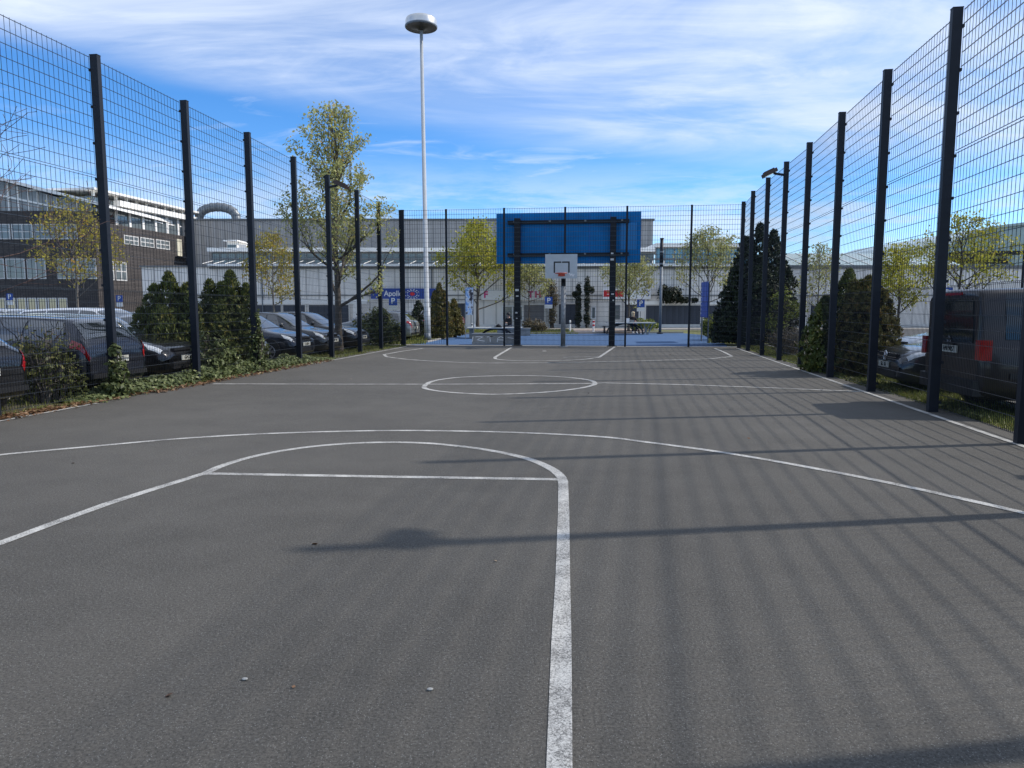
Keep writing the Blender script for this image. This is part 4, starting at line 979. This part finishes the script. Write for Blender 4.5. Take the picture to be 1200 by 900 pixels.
P_blk = carpaint('black_car_paint', (.010,.010,.012)); P_dk = carpaint('dark_grey_car_paint', (.04,.043,.048)); P_nav = carpaint('dark_blue_car_paint', (.012,.016,.028))
P_sil = carpaint('silver_car_paint', (.36,.38,.40)); P_sil2 = carpaint('silver_grey_car_paint', (.24,.255,.27)); P_wht = carpaint('white_car_paint', (.66,.67,.68)); P_red = carpaint('red_car_paint', (.22,.015,.018)); P_brn = mat('dark_brown_car_paint', (.020,.0165,.016), .32, 0., .04, 2, coat=.3, spec=.4); P_gry = carpaint('grey_car_paint', (.10,.105,.115))
GL = 'cars parked beyond the left fence'; GR_ = 'vehicles parked beyond the right fence'
def parkL(kind, pm, label, endx, D, nose_in, plate='', **kw):
    """end (bumper towards the fence) at x=endx, depth D; nose_in = front towards the fence"""
    L = CARS[kind]['L']; c = Vector((endx - CA*L/2, D + SA*L/2, -.05))
    make_car(kind, pm, label, c, -A if nose_in else math.pi-A, plate, GL, **kw)
parkL('hatch', P_blk, 'black hatchback at the left picture edge, its yellowish plate just in view', -7.55, 10.2, False, 'YO 180')
parkL('estate', P_nav, 'dark blue estate car with long silver roof rail and red taillight behind the bare shrub', -7.32, 13.3, False, 'EN 471', roofrails=True)
parkL('estate', P_blk, 'black estate car behind the ivy-covered post nearest the camera', -7.25, 16.0, True, 'GM 302')
parkL('hatch', P_sil, 'silver hatchback mostly hidden behind the left conifers', -6.85, 19.3, True, 'MK 55')
parkL('hatch', P_nav, 'dark hatchback facing the fence with a large pale headlight, left of the tall tree', -6.3, 21.95, True, 'UL 814')
parkL('hatch', P_dk, 'dark grey hatchback between the tall tree and the dark hatchback with the large headlight', -6.05, 24.5, True, 'WT 92')
parkL('estate', P_blk, 'black estate car just right of the tall tree trunk', -5.65, 27.4, True, 'AD 620')
parkL('hatch', P_sil2, 'silver grey hatchback with red taillights behind the dark bush', P(486,380,35).x, 35.4, False, 'RS 44')
make_car('estate', P_gry, 'grey estate car behind the silver grey hatchback near the lamp post', (P(482,380,41).x-1.2,41.5,-.05), -A+R(180), 'OK 17', GL)
make_car('hatch', P_red, 'red car half hidden behind the two reddish evergreens', (P(541,380,52).x-2.0,52,-.05), math.pi-A, 'HH 21', GL)
make_car('estate', P_wht, 'white estate car in the second row, its pale roof over the dark cars', (P(120,362,19.6).x,19.6,.10), -A, 'KB 8', GL)
make_car('hatch', P_sil, 'silver car in the second row at far left', (P(60,362,22).x-1.5,22.4,.08), -A, 'LT 9', GL)
make_car('hatch', P_dk, 'dark grey car in the second row at the left picture edge', (P(-10,362,19.8).x-1,19.6,.08), -A, 'ZE 3', GL)
make_car('estate', P_gry, 'grey estate car in the second row behind the silver hatchback', (P(215,362,30.5).x-1,30.6,-.05), -A, 'TA 71', GL)
def parkR(kind, pm, label, endx, D, nose_in, plate='', **kw):
    L = CARS[kind]['L']; c = Vector((endx + CA*L/2, D - SA*L/2, -.05))
    make_car(kind, pm, label, c, math.pi-A if nose_in else -A, plate, GR_, **kw)
parkR('van', P_brn, 'black van with its red taillight and rear window towards the right fence', 6.8, 11.12, False, 'HN 9057', emblem='diamond')
parkR('estate', P_dk, 'dark grey car facing the fence between the conifers and the black van', 7.3, 14.0, True, 'SU 33', emblem='ring')
parkR('hatch', P_sil, 'silver car behind the dark grey car on the right', 10.2, 19.0, True, 'BO 64')

# ------------------------------------------------------------------ vegetation
def branch_tree(name, label, base, H, trunk_h, crown_r, seed, leafm, barkm, nleaf, lsize, r0, cat='tree', group=None, spread=.55, upright=1.0, low=.25, twigs=True, squash=1.0, lean=(0,0)):
    rnd = random.Random(seed); random.seed(seed)
    t = thing(name, label, cat, base, 0, group)
    tk = MB(); tips = []
    zc = trunk_h + (H-trunk_h)*.5; hz = (H-trunk_h)*.5
    def inside(p):
        k = (p.z-trunk_h)/(H-trunk_h)
        if k < -.12 or k > 1.02: return False
        prof = math.sin(math.pi*min(1,max(0,(k*.80+.16))))**.7
        prof *= 1 + .34*mnoise.noise(Vector((math.cos(math.atan2(p.y,p.x))*1.3+seed, math.sin(math.atan2(p.y,p.x))*1.3, p.z*.8)))
        return math.hypot(p.x-lean[0]*max(k,0), (p.y-lean[1]*max(k,0))*squash) < crown_r*prof*1.02 + .1
    def grow(p, d, length, rad, depth):
        n = 4 if depth < 2 else 3; pts = [p.copy()]; rr = [rad]; q = p.copy(); dd = d.copy()
        for i in range(n):
            dd = (dd + Vector((rnd.gauss(0,.13), rnd.gauss(0,.13), .07*upright + rnd.gauss(0,.05)))).normalized()
            q2 = q + dd*length/n
            if depth > 0 and not inside(q2): break
            q = q2; pts.append(q.copy()); rr.append(max(.005, rad*(1-.5*(i+1)/n)))
        if len(pts) < 2: tips.append((p.copy(), depth)); return
        tk.tube(pts, rr, 7 if depth == 0 else (5 if depth < 3 else 3), cap=False)
        for i in range(1, len(pts)):
            if depth >= 2: tips.append((pts[i], depth))
        if depth >= 4: return
        nc = (4,4,3,3)[min(depth,3)]
        for c in range(nc):
            i = rnd.randint(1, len(pts)-1) if c else len(pts)-1
            a = rnd.uniform(0, 2*math.pi); s = dd.orthogonal().normalized(); u = dd.cross(s)
            nd = (dd*1.0 + (s*math.cos(a)+u*math.sin(a))*spread*rnd.uniform(.7,1.5) + Vector((0,0,.15*upright))).normalized()
            grow(pts[i], nd, length*rnd.uniform(.55,.82), rr[i]*.66, depth+1)
    # trunk with leader
    pts = []; nT = 9
    for i in range(nT+1):
        k = i/nT; pts.append(Vector((lean[0]*k+rnd.gauss(0,.03)*k*H*.2, lean[1]*k+rnd.gauss(0,.03)*k*H*.2, -.1 + (H*.93)*k)))
    rad = [r0*(1.25 if i == 0 else 1)*(1-.92*(i/nT)**.8)+.008 for i in range(nT+1)]
    tk.tube(pts, rad, 10, cap=False)
    nb = int(9 + H*1.1)
    for b in range(nb):
        k = low*trunk_h/H + .0; z = trunk_h*(.92) + (H*.86-trunk_h*.92)*(b/(nb-1))**1.0
        f = z/(H*.93)*nT; i = min(int(f), nT-1); p = pts[i].lerp(pts[i+1], f-i)
        a = b*2.4 + rnd.uniform(-.5,.5); kk = (z-trunk_h)/(H-trunk_h)
        el = R(20 + 45*max(0,kk)*upright + rnd.uniform(-8,14)); dvec = Vector((math.cos(a)*math.cos(el), math.sin(a)*math.cos(el), math.sin(el)))
        ln = crown_r*(.80-.34*max(kk,0))*rnd.uniform(.8,1.2)
        grow(p, dvec, ln, max(.014, r0*.42*(1-.6*max(kk,0))), 1)
    tk.build('trunk', barkm, t, True)
    if nleaf:
        lf = MB(); tips = [q for q in tips if q[1] >= 2] or tips
        cell = {}; key = lambda q: (round(q.x/.45), round(q.y/.45), round(q.z/.45))
        for p, dp in tips: cell[key(p)] = cell.get(key(p), 0) + 1
        wts = [cell[key(p)]**-.62 for p, dp in tips]; sw = sum(wts)/len(wts)
        per = nleaf/len(tips)
        for (p, dp), wt in zip(tips, wts):
            cl = rnd.random()**1.6*2.6*wt/sw
            k = int(per*cl + rnd.random())
            for _ in range(k):
                lf.leaf(p + Vector((rnd.gauss(0,1),rnd.gauss(0,1),rnd.gauss(0,.8)))*lsize*1.6, lsize*rnd.uniform(.6,1.3))
        lf.build('crown', leafm, t)
    return t
TG = 'street trees coming into leaf'
def at(px, D, z=0): return Vector((P(px,361,D).x, D, z))
branch_tree('tall_tree', 'tallest tree, sparsely coming into leaf behind the left fence', at(396,26,-.05), 8.5, 1.9, 2.1, 12, M['maple'], M['bark'], 10500, .076, .15, group=TG, upright=1.45, spread=.52)
branch_tree('leafing_tree', 'yellow leafing tree left of the blue board beside the banner', at(559.5,55,0), 7.9, 1.7, 3.2, 5, M['spring'], M['bark'], 6400, .15, .13, group=TG)
branch_tree('leafing_tree', 'pale leafing tree seen below the blue board before the pink lettering', at(620,58,0), 5.4, 2.4, 1.6, 8, M['springpale'], M['bark'], 2600, .13, .07, group=TG)
branch_tree('leafing_tree', 'leafing tree before the white sign with red blocks', at(737,51,0), 5.1, 1.6, 2.3, 21, M['springpale'], M['bark'], 3600, .12, .09, group=TG, upright=1.5)
branch_tree('leafing_tree', 'leafing tree above the narrow blue panel sign', at(829,50,0), 6.9, 2.2, 2.3, 31, M['springpale'], M['bark'], 3800, .12, .09, group=TG, upright=1.5)
branch_tree('leafing_tree', 'small pale tree behind the right fence, left of the conifers', at(958,44,0), 5.3, 1.6, 1.5, 41, M['springpale'], M['barkpale'], 1500, .11, .06, group=TG)
branch_tree('leafing_tree', 'bright yellow leafing tree behind the right conifers', at(1053,37,0), 4.7, 1.5, 1.55, 51, M['spring'], M['bark'], 3800, .10, .08, group=TG)
branch_tree('leafing_tree', 'spreading leafing tree behind the black van', at(1123,31,0), 5.35, 1.7, 2.3, 61, M['spring'], M['bark'], 3200, .09, .09, group=TG, upright=1.1, spread=.65)
branch_tree('leafing_tree', 'thin yellowish tree before the black brick office', at(91,40,0), 7.4, 2.4, 2.3, 71, M['springrust'], M['barkpale'], 2300, .12, .08, group=TG, spread=.65)
branch_tree('leafing_tree', 'rusty small leafing tree left of the tallest tree', at(321,44,0), 6.0, 2.0, 1.7, 81, M['springrust'], M['barkpale'], 3000, .11, .07, group=TG)
branch_tree('bare_tree', 'bare twiggy tree reaching in at the upper left', W(-11.2,10.2,-.05), 5.4, 1.6, 2.9, 91, None, M['twig'], 0, .1, .032, upright=.55, spread=.85)

def conifer(label, base, lobes, seed, m, n, sz, name='conifer', group=None, trunkm='bark', cat='conifer'):
    """lobes: (dx,dy,height,radius); scale-like sprays through the volume of several spires"""
    rnd = random.Random(seed); random.seed(seed); t = thing(name, label, cat, base, 0, group)
    tk = MB()
    for dx,dy,h,r in lobes: tk.tube([(dx*.3,dy*.3,-.1),(dx*.8,dy*.8,h*.4),(dx,dy,h*.93)], [.06,.045,.008], 6)
    tk.build('trunk', M[trunkm], t, True)
    lf = MB(); tot = sum(h*r for _,_,h,r in lobes)
    for dx,dy,h,r in lobes:
        # sprays: short fans of scale leaves
        ns = int(n*h*r/tot/7)
        for i in range(ns):
            z = h*(rnd.random()**1.15); k = z/h
            rr = r*1.12*((1-k)**.66)*(.45+.55*min(1,(k+.10)/.25))
            a = rnd.uniform(0,2*math.pi); q = mnoise.noise(Vector((math.cos(a)*1.6+dx*3, math.sin(a)*1.6+seed, z*2.2)))
            rad = rr*(math.sqrt(rnd.random())*.5+.5)*(1+.55*q)*(1.18 if rnd.random() < .08 else 1)
            if q < -.28 and rnd.random() < .6: continue
            c = Vector((dx+rad*math.cos(a), dy+rad*math.sin(a), z+.03))
            out = Vector((math.cos(a),math.sin(a),0)); up = (Vector((0,0,1))*rnd.uniform(.7,1.3)+out*rnd.uniform(.1,.9)).normalized()
            tint = rnd.random()
            for j in range(7):
                dl = (up + Vector((rnd.gauss(0,.4),rnd.gauss(0,.4),rnd.gauss(0,.3)))).normalized()
                nn = (out + Vector((rnd.gauss(0,.7),rnd.gauss(0,.7),rnd.gauss(0,.5))))
                lf.leaf(c+dl*sz*.9, sz*rnd.uniform(.35,1.0), nn, 2.3, dl)
                lf.r[-1] = min(1,max(0,tint+rnd.uniform(-.25,.25)))
    lf.build('crown', m, t); return t
def bush(label, base, blobs, seed, m, n, sz, name='shrub', stems=9, barkm='bark', cat='shrub', group=None):
    rnd = random.Random(seed); random.seed(seed); t = thing(name, label, cat, base, 0, group)
    tk = MB(); tot = sum(b[3]*b[4] for b in blobs)
    lf = MB()
    for dx,dy,z,r,hh in blobs:
        for s_ in range(max(2,int(stems*r*hh/tot*len(blobs)**.5))):
            a = rnd.uniform(0,6.28); e = Vector((dx+r*.85*rnd.random()*math.cos(a), dy+r*.85*rnd.random()*math.sin(a), z+hh*rnd.uniform(.2,.95)))
            st_ = Vector((dx*.4+rnd.gauss(0,.06), dy*.4+rnd.gauss(0,.06), -.08)); mid = st_.lerp(e,.5)+Vector((rnd.gauss(0,.06),rnd.gauss(0,.06),.05))
            tk.tube([st_,mid,e],[.014,.009,.004],4,cap=False)
            for _ in range(3):
                f = mid.lerp(e,rnd.random()); tk.tube([f,f+Vector((rnd.gauss(0,.16),rnd.gauss(0,.16),rnd.uniform(.03,.25)))],[.005,.002],3,cap=False)
        k = int(n*r*hh/tot)
        for i in range(k):
            v = Vector((rnd.gauss(0,1),rnd.gauss(0,1),rnd.gauss(0,1))).normalized()*(rnd.random()**.45)
            q = 1+.35*mnoise.noise(Vector((v.x*2+seed,v.y*2,v.z*2)))
            c = Vector((dx+v.x*r*q, dy+v.y*r*q, z+v.z*hh*q))
            if mnoise.noise(c*(2.2)+Vector((seed,0,0))) < -.18 and rnd.random() < .8: continue
            if c.z < -.02: c.z = rnd.random()*.1
            lf.leaf(c, sz*rnd.uniform(.6,1.3), (v+Vector((rnd.gauss(0,.6),rnd.gauss(0,.6),rnd.gauss(0,.6)+.4))))
    tk.build('stem', M[barkm], t); lf.build('foliage', m, t); return t
CG = 'evergreen conifers along the fences'
conifer('upright conifer right of the ivy-covered post nearest the camera', at(200,17.6,-.05), [(0,0,2.40,.58),(-.42,.1,2.1,.5),(.40,.05,2.15,.46),(-.1,-.3,1.6,.62),(-.75,0,1.5,.45),(.2,.2,2.0,.6)], 3, M['thuja'], 34000, .068, group=CG)
conifer('broad conifer left of the second ivy-covered post', at(262,18.6,-.05), [(.2,0,2.48,.56),(-.38,.1,2.25,.48),(.55,.1,2.15,.42),(.0,-.3,1.7,.65),(-.1,.2,2.2,.6)], 7, M['thuja'], 34000, .068, group=CG)
conifer('slender reddish evergreen just right of the tall lamp post', at(515,37,0), [(0,0,2.75,.5),(-.22,0,2.35,.45),(.24,.05,2.35,.45)], 9, M['thujabrown'], 13000, .08, group=CG)
conifer('lower reddish evergreen between the lamp post and the banner', at(532,39,0), [(0,0,1.95,.45),(.22,.1,1.5,.36)], 10, M['thujabrown'], 4200, .09, group=CG)
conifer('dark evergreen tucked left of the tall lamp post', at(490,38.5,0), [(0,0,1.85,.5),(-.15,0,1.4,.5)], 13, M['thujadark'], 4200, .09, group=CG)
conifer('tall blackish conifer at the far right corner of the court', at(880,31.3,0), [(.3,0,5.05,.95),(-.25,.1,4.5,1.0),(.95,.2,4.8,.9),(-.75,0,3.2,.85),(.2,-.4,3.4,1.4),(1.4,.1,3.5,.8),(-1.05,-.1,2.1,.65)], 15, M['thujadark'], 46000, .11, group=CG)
conifer('broad green conifer behind the right fence, nearer the far end', at(993,17.4,-.05), [(0,0,2.45,.62),(-.45,.2,1.8,.52),(.38,.1,2.2,.5),(.0,-.25,1.7,.68)], 17, M['thuja'], 32000, .068, group=CG)
conifer('broad green conifer touching the dark grey car', at(1021,16.7,-.05), [(-.1,0,2.25,.55),(.25,.05,1.95,.55),(-.38,.1,2.15,.45),(.05,-.25,1.4,.62)], 19, M['thujabrown'], 30000, .068, group=CG)
conifer('conifer behind the right fence just outside the right picture edge', W(6.1,7.7,-.05), [(0,0,2.0,.5),(.3,.3,1.6,.4),(-.2,-.4,1.7,.4)], 18, M['thuja'], 5000, .09, group=CG)
conifer('conifer right of the camera whose shadow crosses the near corner', W(7.1,1.6,-.05), [(0,0,2.9,.7),(.4,.3,2.3,.6),(-.4,-.2,2.2,.5)], 20, M['thuja'], 7000, .09, group=CG)
bush('sparse shrub with bare stems at the left before the dark blue estate', at(48,11.9,-.03), [(0,0,.5,.5,.45),(-.3,.1,.85,.4,.45),(.15,.1,.85,.35,.45),(-.55,0,.4,.4,.4),(.4,.1,.32,.28,.3)], 23, M['bush'], 1700, .06, stems=26, barkm='barkpale')
bush('dark bush beyond the left fence near the far corner', at(442,30.5,0), [(0,0,.75,.85,.78),(-.55,.1,.6,.6,.6),(.6,.1,.55,.55,.55),(.1,.1,1.15,.5,.4)], 29, M['thuja'], 7500, .085)
bush('brown twiggy shrub right of the left dark post', at(626,47.5,0), [(0,0,.4,.75,.42),(.5,0,.3,.4,.35),(-.4,0,.5,.35,.4)], 33, M['brownbush'], 1900, .10, stems=20)
bush('low yellow-green hedge behind the right tennis table', at(756,52,0), [(0,0,.45,.8,.4),(-.8,0,.35,.5,.35),(.6,0,.3,.5,.3)], 35, M['freshbush'], 1900, .12)
bush('green bush behind the narrow blue panel sign', at(836,36,0), [(0,0,.6,.55,.65),(.35,.1,.45,.4,.5),(-.35,0,.7,.3,.45)], 37, M['freshbush'], 2600, .09)
bush('light green tall shrub behind the right fence beside the blackish conifer', at(915,27.5,0), [(0,0,1.9,.45,.6),(.3,.1,1.5,.5,.5),(-.2,0,1.0,.5,.5),(.8,.2,1.6,.4,.4)], 39, M['freshbush'], 1500, .08, stems=26)
bush('grey brambly thicket at the foot of the right fence', at(926,23.5,0), [(0,0,.5,.6,.5),(.5,.3,.45,.5,.45),(-.3,.4,.4,.5,.4)], 43, M['brownbush'], 1500, .05, stems=50, barkm='barkpale')
bush('small rough shrub left of the blue rubber ground', at(455,33,0), [(0,0,.25,.6,.26)], 44, M['brownbush'], 900, .07)
# climbers
bush('ivy climbing the left fence post nearest the camera', W(-8.62,11.45,0), [(0,0,.18,.25,.22),(.02,0,.5,.17,.32),(0,0,.75,.10,.22)], 45, M['ivy'], 1100, .065, 'ivy', 6, cat='ivy', group='ivy on the fence')
bush('ivy climbing the second left post beside the dark hatchback', W(-8.66,16.6,0), [(0,0,.3,.2,.35),(0,0,.85,.15,.4),(0,0,1.25,.09,.25)], 47, M['ivy'], 1200, .065, 'ivy', 6, cat='ivy', group='ivy on the fence')
bush('ivy thicket heaped on the fence between the two left conifers', W(-9.05,15.2,0), [(0,0,.5,.42,.5),(.1,.4,.35,.4,.4),(0,-.3,.3,.35,.35)], 49, M['ivy'], 2600, .07, 'ivy', 10, cat='ivy', group='ivy on the fence')
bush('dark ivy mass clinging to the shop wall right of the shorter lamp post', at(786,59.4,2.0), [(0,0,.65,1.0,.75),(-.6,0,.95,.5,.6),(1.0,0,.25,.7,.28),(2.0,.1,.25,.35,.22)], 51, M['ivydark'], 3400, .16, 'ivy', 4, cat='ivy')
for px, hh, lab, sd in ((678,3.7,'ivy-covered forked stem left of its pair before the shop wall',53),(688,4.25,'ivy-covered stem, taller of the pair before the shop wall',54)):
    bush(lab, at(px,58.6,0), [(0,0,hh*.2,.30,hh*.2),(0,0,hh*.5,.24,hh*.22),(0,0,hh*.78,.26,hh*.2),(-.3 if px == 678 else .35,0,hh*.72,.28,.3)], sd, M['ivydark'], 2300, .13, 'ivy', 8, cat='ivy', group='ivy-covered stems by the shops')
bush('brown leafless shrub climbing the wall left of the hoop pole', at(647,58.7,0), [(0,0,.9,.4,.9),(.1,0,2.3,.5,.8),(-.1,0,3.2,.6,.55)], 57, M['brownbush'], 1500, .11, stems=40)

# ---- ground cover
def scatter(name, label, cat, m, fn, n, seed):
    random.seed(seed); mb = MB()
    for _ in range(n): fn(mb)
    return stuff(mb.build(name, m), label, cat)
def blade(mb, lat0, lat1, s0, s1, h, w=.008):
    p = W(random.uniform(lat0,lat1), random.uniform(s0,s1), -.015)
    if mnoise.noise(p*1.1) < -.15 and random.random() < .7: return
    hh = h*random.uniform(.4,1.2); a = random.uniform(0,6.28); d_ = Vector((math.cos(a),math.sin(a),0))*w; l = Vector((random.gauss(0,.5),random.gauss(0,.5),0))*hh
    mb.add([p-d_, p+d_, p+l+Vector((0,0,hh))], [(0,1,2)])
scatter('grass', 'rough grass growing along the foot of the right fence', 'grass', M['grass'], lambda mb: blade(mb,5.02,6.3,6,30,.11), 26000, 1)
scatter('grass', 'patchy grass behind the left fence', 'grass', M['grass'], lambda mb: blade(mb,-10.2,-8.5,8,29,.10), 16000, 2)
def far_blade(mb):
    k = random.random()
    if k < .45: p = Vector((random.uniform(P(543,380,48).x,P(672,380,48).x), random.uniform(44,52.5), -.03))
    elif k < .7: p = G(random.uniform(440,500), random.uniform(391,403)); p.z = -.03
    else: p = G(random.uniform(830,865), random.uniform(388,402)); p.z = -.03
    hh = random.uniform(.06,.2); a = random.uniform(0,6.28); d_ = Vector((math.cos(a),math.sin(a),0))*.02; l = Vector((random.gauss(0,.05),random.gauss(0,.05),hh))
    mb.add([p-d_,p+d_,p+l],[(0,1,2)])
scatter('grass', 'rough grass strips around the blue rubber ground', 'grass', M['grass'], far_blade, 9000, 3)
def ivyleaf(mb):
    s = 10.6 + 10.6*random.random()**1.05; env = min(1,(s-10.4)/2.0)*min(1,max(.15,(21.6-s)/3))
    lat = -8.85 + random.gauss(0,.2); lat = max(-9.5, min(-8.30, lat))
    p = W(lat, s, 0); hh = .34*env*(.55+.8*abs(mnoise.noise(p*1.3)))*max(.1,1-((lat+8.85)/.62)**2)
    p.z = random.random()**.5*hh
    nn = Vector((random.gauss(0,.5)+.35,random.gauss(0,.5)-.3,1)); mb.leaf(p, random.uniform(.04,.085), nn, 1.15)
scatter('ivy_cover', 'ivy spreading over the ground along the foot of the left fence', 'ivy', M['ivy'], ivyleaf, 9000, 5)
def dead(mb):
    s = 8.5 + 12*random.random()**1.6; lat = -8.42 + random.gauss(0,.11) - (.15 if s < 12 else 0)
    p = W(lat, s, .004+random.random()*.03); mb.leaf(p, random.uniform(.03,.07), Vector((random.gauss(0,.35),random.gauss(0,.35),1)), 1.3)
scatter('leaf_litter', 'dead brown leaves gathered along the left court edge', 'leaf litter', M['litter'], dead, 3000, 6)
def debris(mb):
    p = W(random.uniform(-8,4.6), 2+26*random.random()**1.4, .006); k = random.random()
    mb.leaf(p, random.uniform(.008,.022) if k < .8 else random.uniform(.03,.05), Vector((random.gauss(0,.3),random.gauss(0,.3),1)), 1.3)
scatter('leaf_litter', 'tiny bits of grit and leaf scattered over the court', 'leaf litter', M['litter'], debris, 45, 9)
def weeds(mb):
    s = random.uniform(9,28); p = W(5.0+abs(random.gauss(0,.12)), s, 0)
    if mnoise.noise(p*.9) < 0: return
    p.z = random.random()*.08; mb.leaf(p, random.uniform(.03,.06), None, 1.4)
scatter('weeds', 'small weeds along the right court edge', 'weeds', M['bush'], weeds, 2200, 7)

# ------------------------------------------------------------------ light, sky, camera
SUN_EL = R(40.5); SUN_AZ = math.atan2(.989, .148)      # azimuth measured from +Y towards +X
sd = Vector((math.sin(SUN_AZ)*math.cos(SUN_EL), math.cos(SUN_AZ)*math.cos(SUN_EL), math.sin(SUN_EL)))
sl = bpy.data.lights.new('sun', 'SUN'); sl.energy = 3.3; sl.angle = R(.85); sl.color = (1.0,.94,.86)
so = bpy.data.objects.new('sun', sl); COL.objects.link(so); so.rotation_euler = sd.to_track_quat('Z','Y').to_euler(); so.location = (20,0,30)
w = bpy.data.worlds.new('World'); scene.world = w; w.use_nodes = True; t = w.node_tree; bg = t.nodes['Background']
sky = N(t, 'ShaderNodeTexSky', sky_type='NISHITA', sun_disc=False); sky.sun_elevation = SUN_EL; sky.sun_rotation = SUN_AZ; sky.air_density = .8; sky.dust_density = .1; sky.ozone_density = 4.0
hs = N(t, 'ShaderNodeHueSaturation'); hs.inputs['Saturation'].default_value = 1.26; hs.inputs['Value'].default_value = 1.08; hs.inputs['Hue'].default_value = .504; t.links.new(sky.outputs[0], hs.inputs['Color'])
tc = N(t, 'ShaderNodeTexCoord'); sp = N(t, 'ShaderNodeSeparateXYZ'); t.links.new(tc.outputs['Generated'], sp.inputs[0])
def MATH(op, a, b=None, c=None, clamp=False):
    n = N(t, 'ShaderNodeMath', operation=op, use_clamp=clamp)
    for i, v in enumerate((a,b,c)):
        if v is None: continue
        if isinstance(v, (int,float)): n.inputs[i].default_value = v
        else: t.links.new(v, n.inputs[i])
    return n.outputs[0]
def SS(v, a, b, lo=0., hi=1.):
    n = N(t, 'ShaderNodeMapRange', interpolation_type='SMOOTHSTEP', i_1=a, i_2=b, i_3=lo, i_4=hi); t.links.new(v, n.inputs[0]); return n.outputs[0]
zc = MATH('MAXIMUM', sp.outputs[2], 0.0); den = MATH('ADD', zc, .10)
u = MATH('DIVIDE', sp.outputs[0], den); v = MATH('DIVIDE', sp.outputs[1], den)
def NOISE(su, sv, off, rot, detail=7.0, rough=.6, dist=.0):
    cb = N(t, 'ShaderNodeCombineXYZ'); t.links.new(u, cb.inputs[0]); t.links.new(v, cb.inputs[1])
    mp = N(t, 'ShaderNodeMapping'); mp.inputs['Rotation'].default_value = (0,0,R(rot)); mp.inputs['Scale'].default_value = (su,sv,1); mp.inputs['Location'].default_value = (off,off*.7,off*.3)
    t.links.new(cb.outputs[0], mp.inputs[0])
    n = N(t, 'ShaderNodeTexNoise', i_Scale=1.0, i_Detail=detail, i_Roughness=rough, i_Distortion=dist); t.links.new(mp.outputs[0], n.inputs['Vector']); return n.outputs['Fac']
n1 = NOISE(.62, 1.45, 3.1, 24, 9, .60, .7); n2 = NOISE(1.4, 3.4, 7.7, 18, 8, .60, 1.2); n3 = NOISE(.35, .6, 1.3, 0, 6, .6, .2); n4 = NOISE(1.0,1.4,11.3,0,8,.65,.3)
# veil of cirrus above a slanting edge, thin wisps in the blue, bright cloud low down
edge = MATH('SUBTRACT', sp.outputs[2], MATH('MULTIPLY_ADD', sp.outputs[0], -.115, .215))
edge = MATH('ADD', edge, MATH('MULTIPLY_ADD', n3, .08, -.045))
veil = SS(edge, -.012, .045)
veil = MATH('MULTIPLY', veil, MATH('ADD', SS(n1, .32, .66, .26, .80), SS(n2, .42, .74, -.03, .22)), clamp=True)
wisp = MATH('MULTIPLY', SS(n2, .50, .78), .45)
low = MATH('MULTIPLY', SS(sp.outputs[2], .215, .10), SS(n4, .42, .64, .0, .7))
lowb = MATH('MULTIPLY', SS(sp.outputs[2], .12, .0), .12)
cov = MATH('MAXIMUM', MATH('MAXIMUM', veil, wisp), MATH('MAXIMUM', low, lowb))
cov = MATH('MAXIMUM', cov, SS(sp.outputs[2], .50, .80, 0., .72))  # unseen cloud overhead, added to whiten and raise the fill light
mx = N(t, 'ShaderNodeMix', data_type='RGBA'); t.links.new(cov, mx.inputs['Factor']); t.links.new(hs.outputs[0], mx.inputs['A']); mx.inputs['B'].default_value = (4.4,4.95,5.9,1)
t.links.new(mx.outputs['Result'], bg.inputs['Color']); bg.inputs['Strength'].default_value = .15

cam = bpy.data.cameras.new('camera'); co = bpy.data.objects.new('camera', cam); COL.objects.link(co)
cam.sensor_width = 36; cam.sensor_fit = 'HORIZONTAL'; cam.lens = F/1200*36; cam.clip_start = .05; cam.clip_end = 3000
co.location = (0,0,CH); co.rotation_euler = (R(90)-PITCH, 0, 0); scene.camera = co
scene.view_settings.view_transform = 'Standard'; scene.view_settings.look = 'None'; scene.view_settings.exposure = 0.36; scene.view_settings.gamma = 1.0; scene.view_settings.use_curve_mapping = False
scene.render.engine = 'CYCLES'; scene.cycles.max_bounces = 6; scene.cycles.use_denoising = True
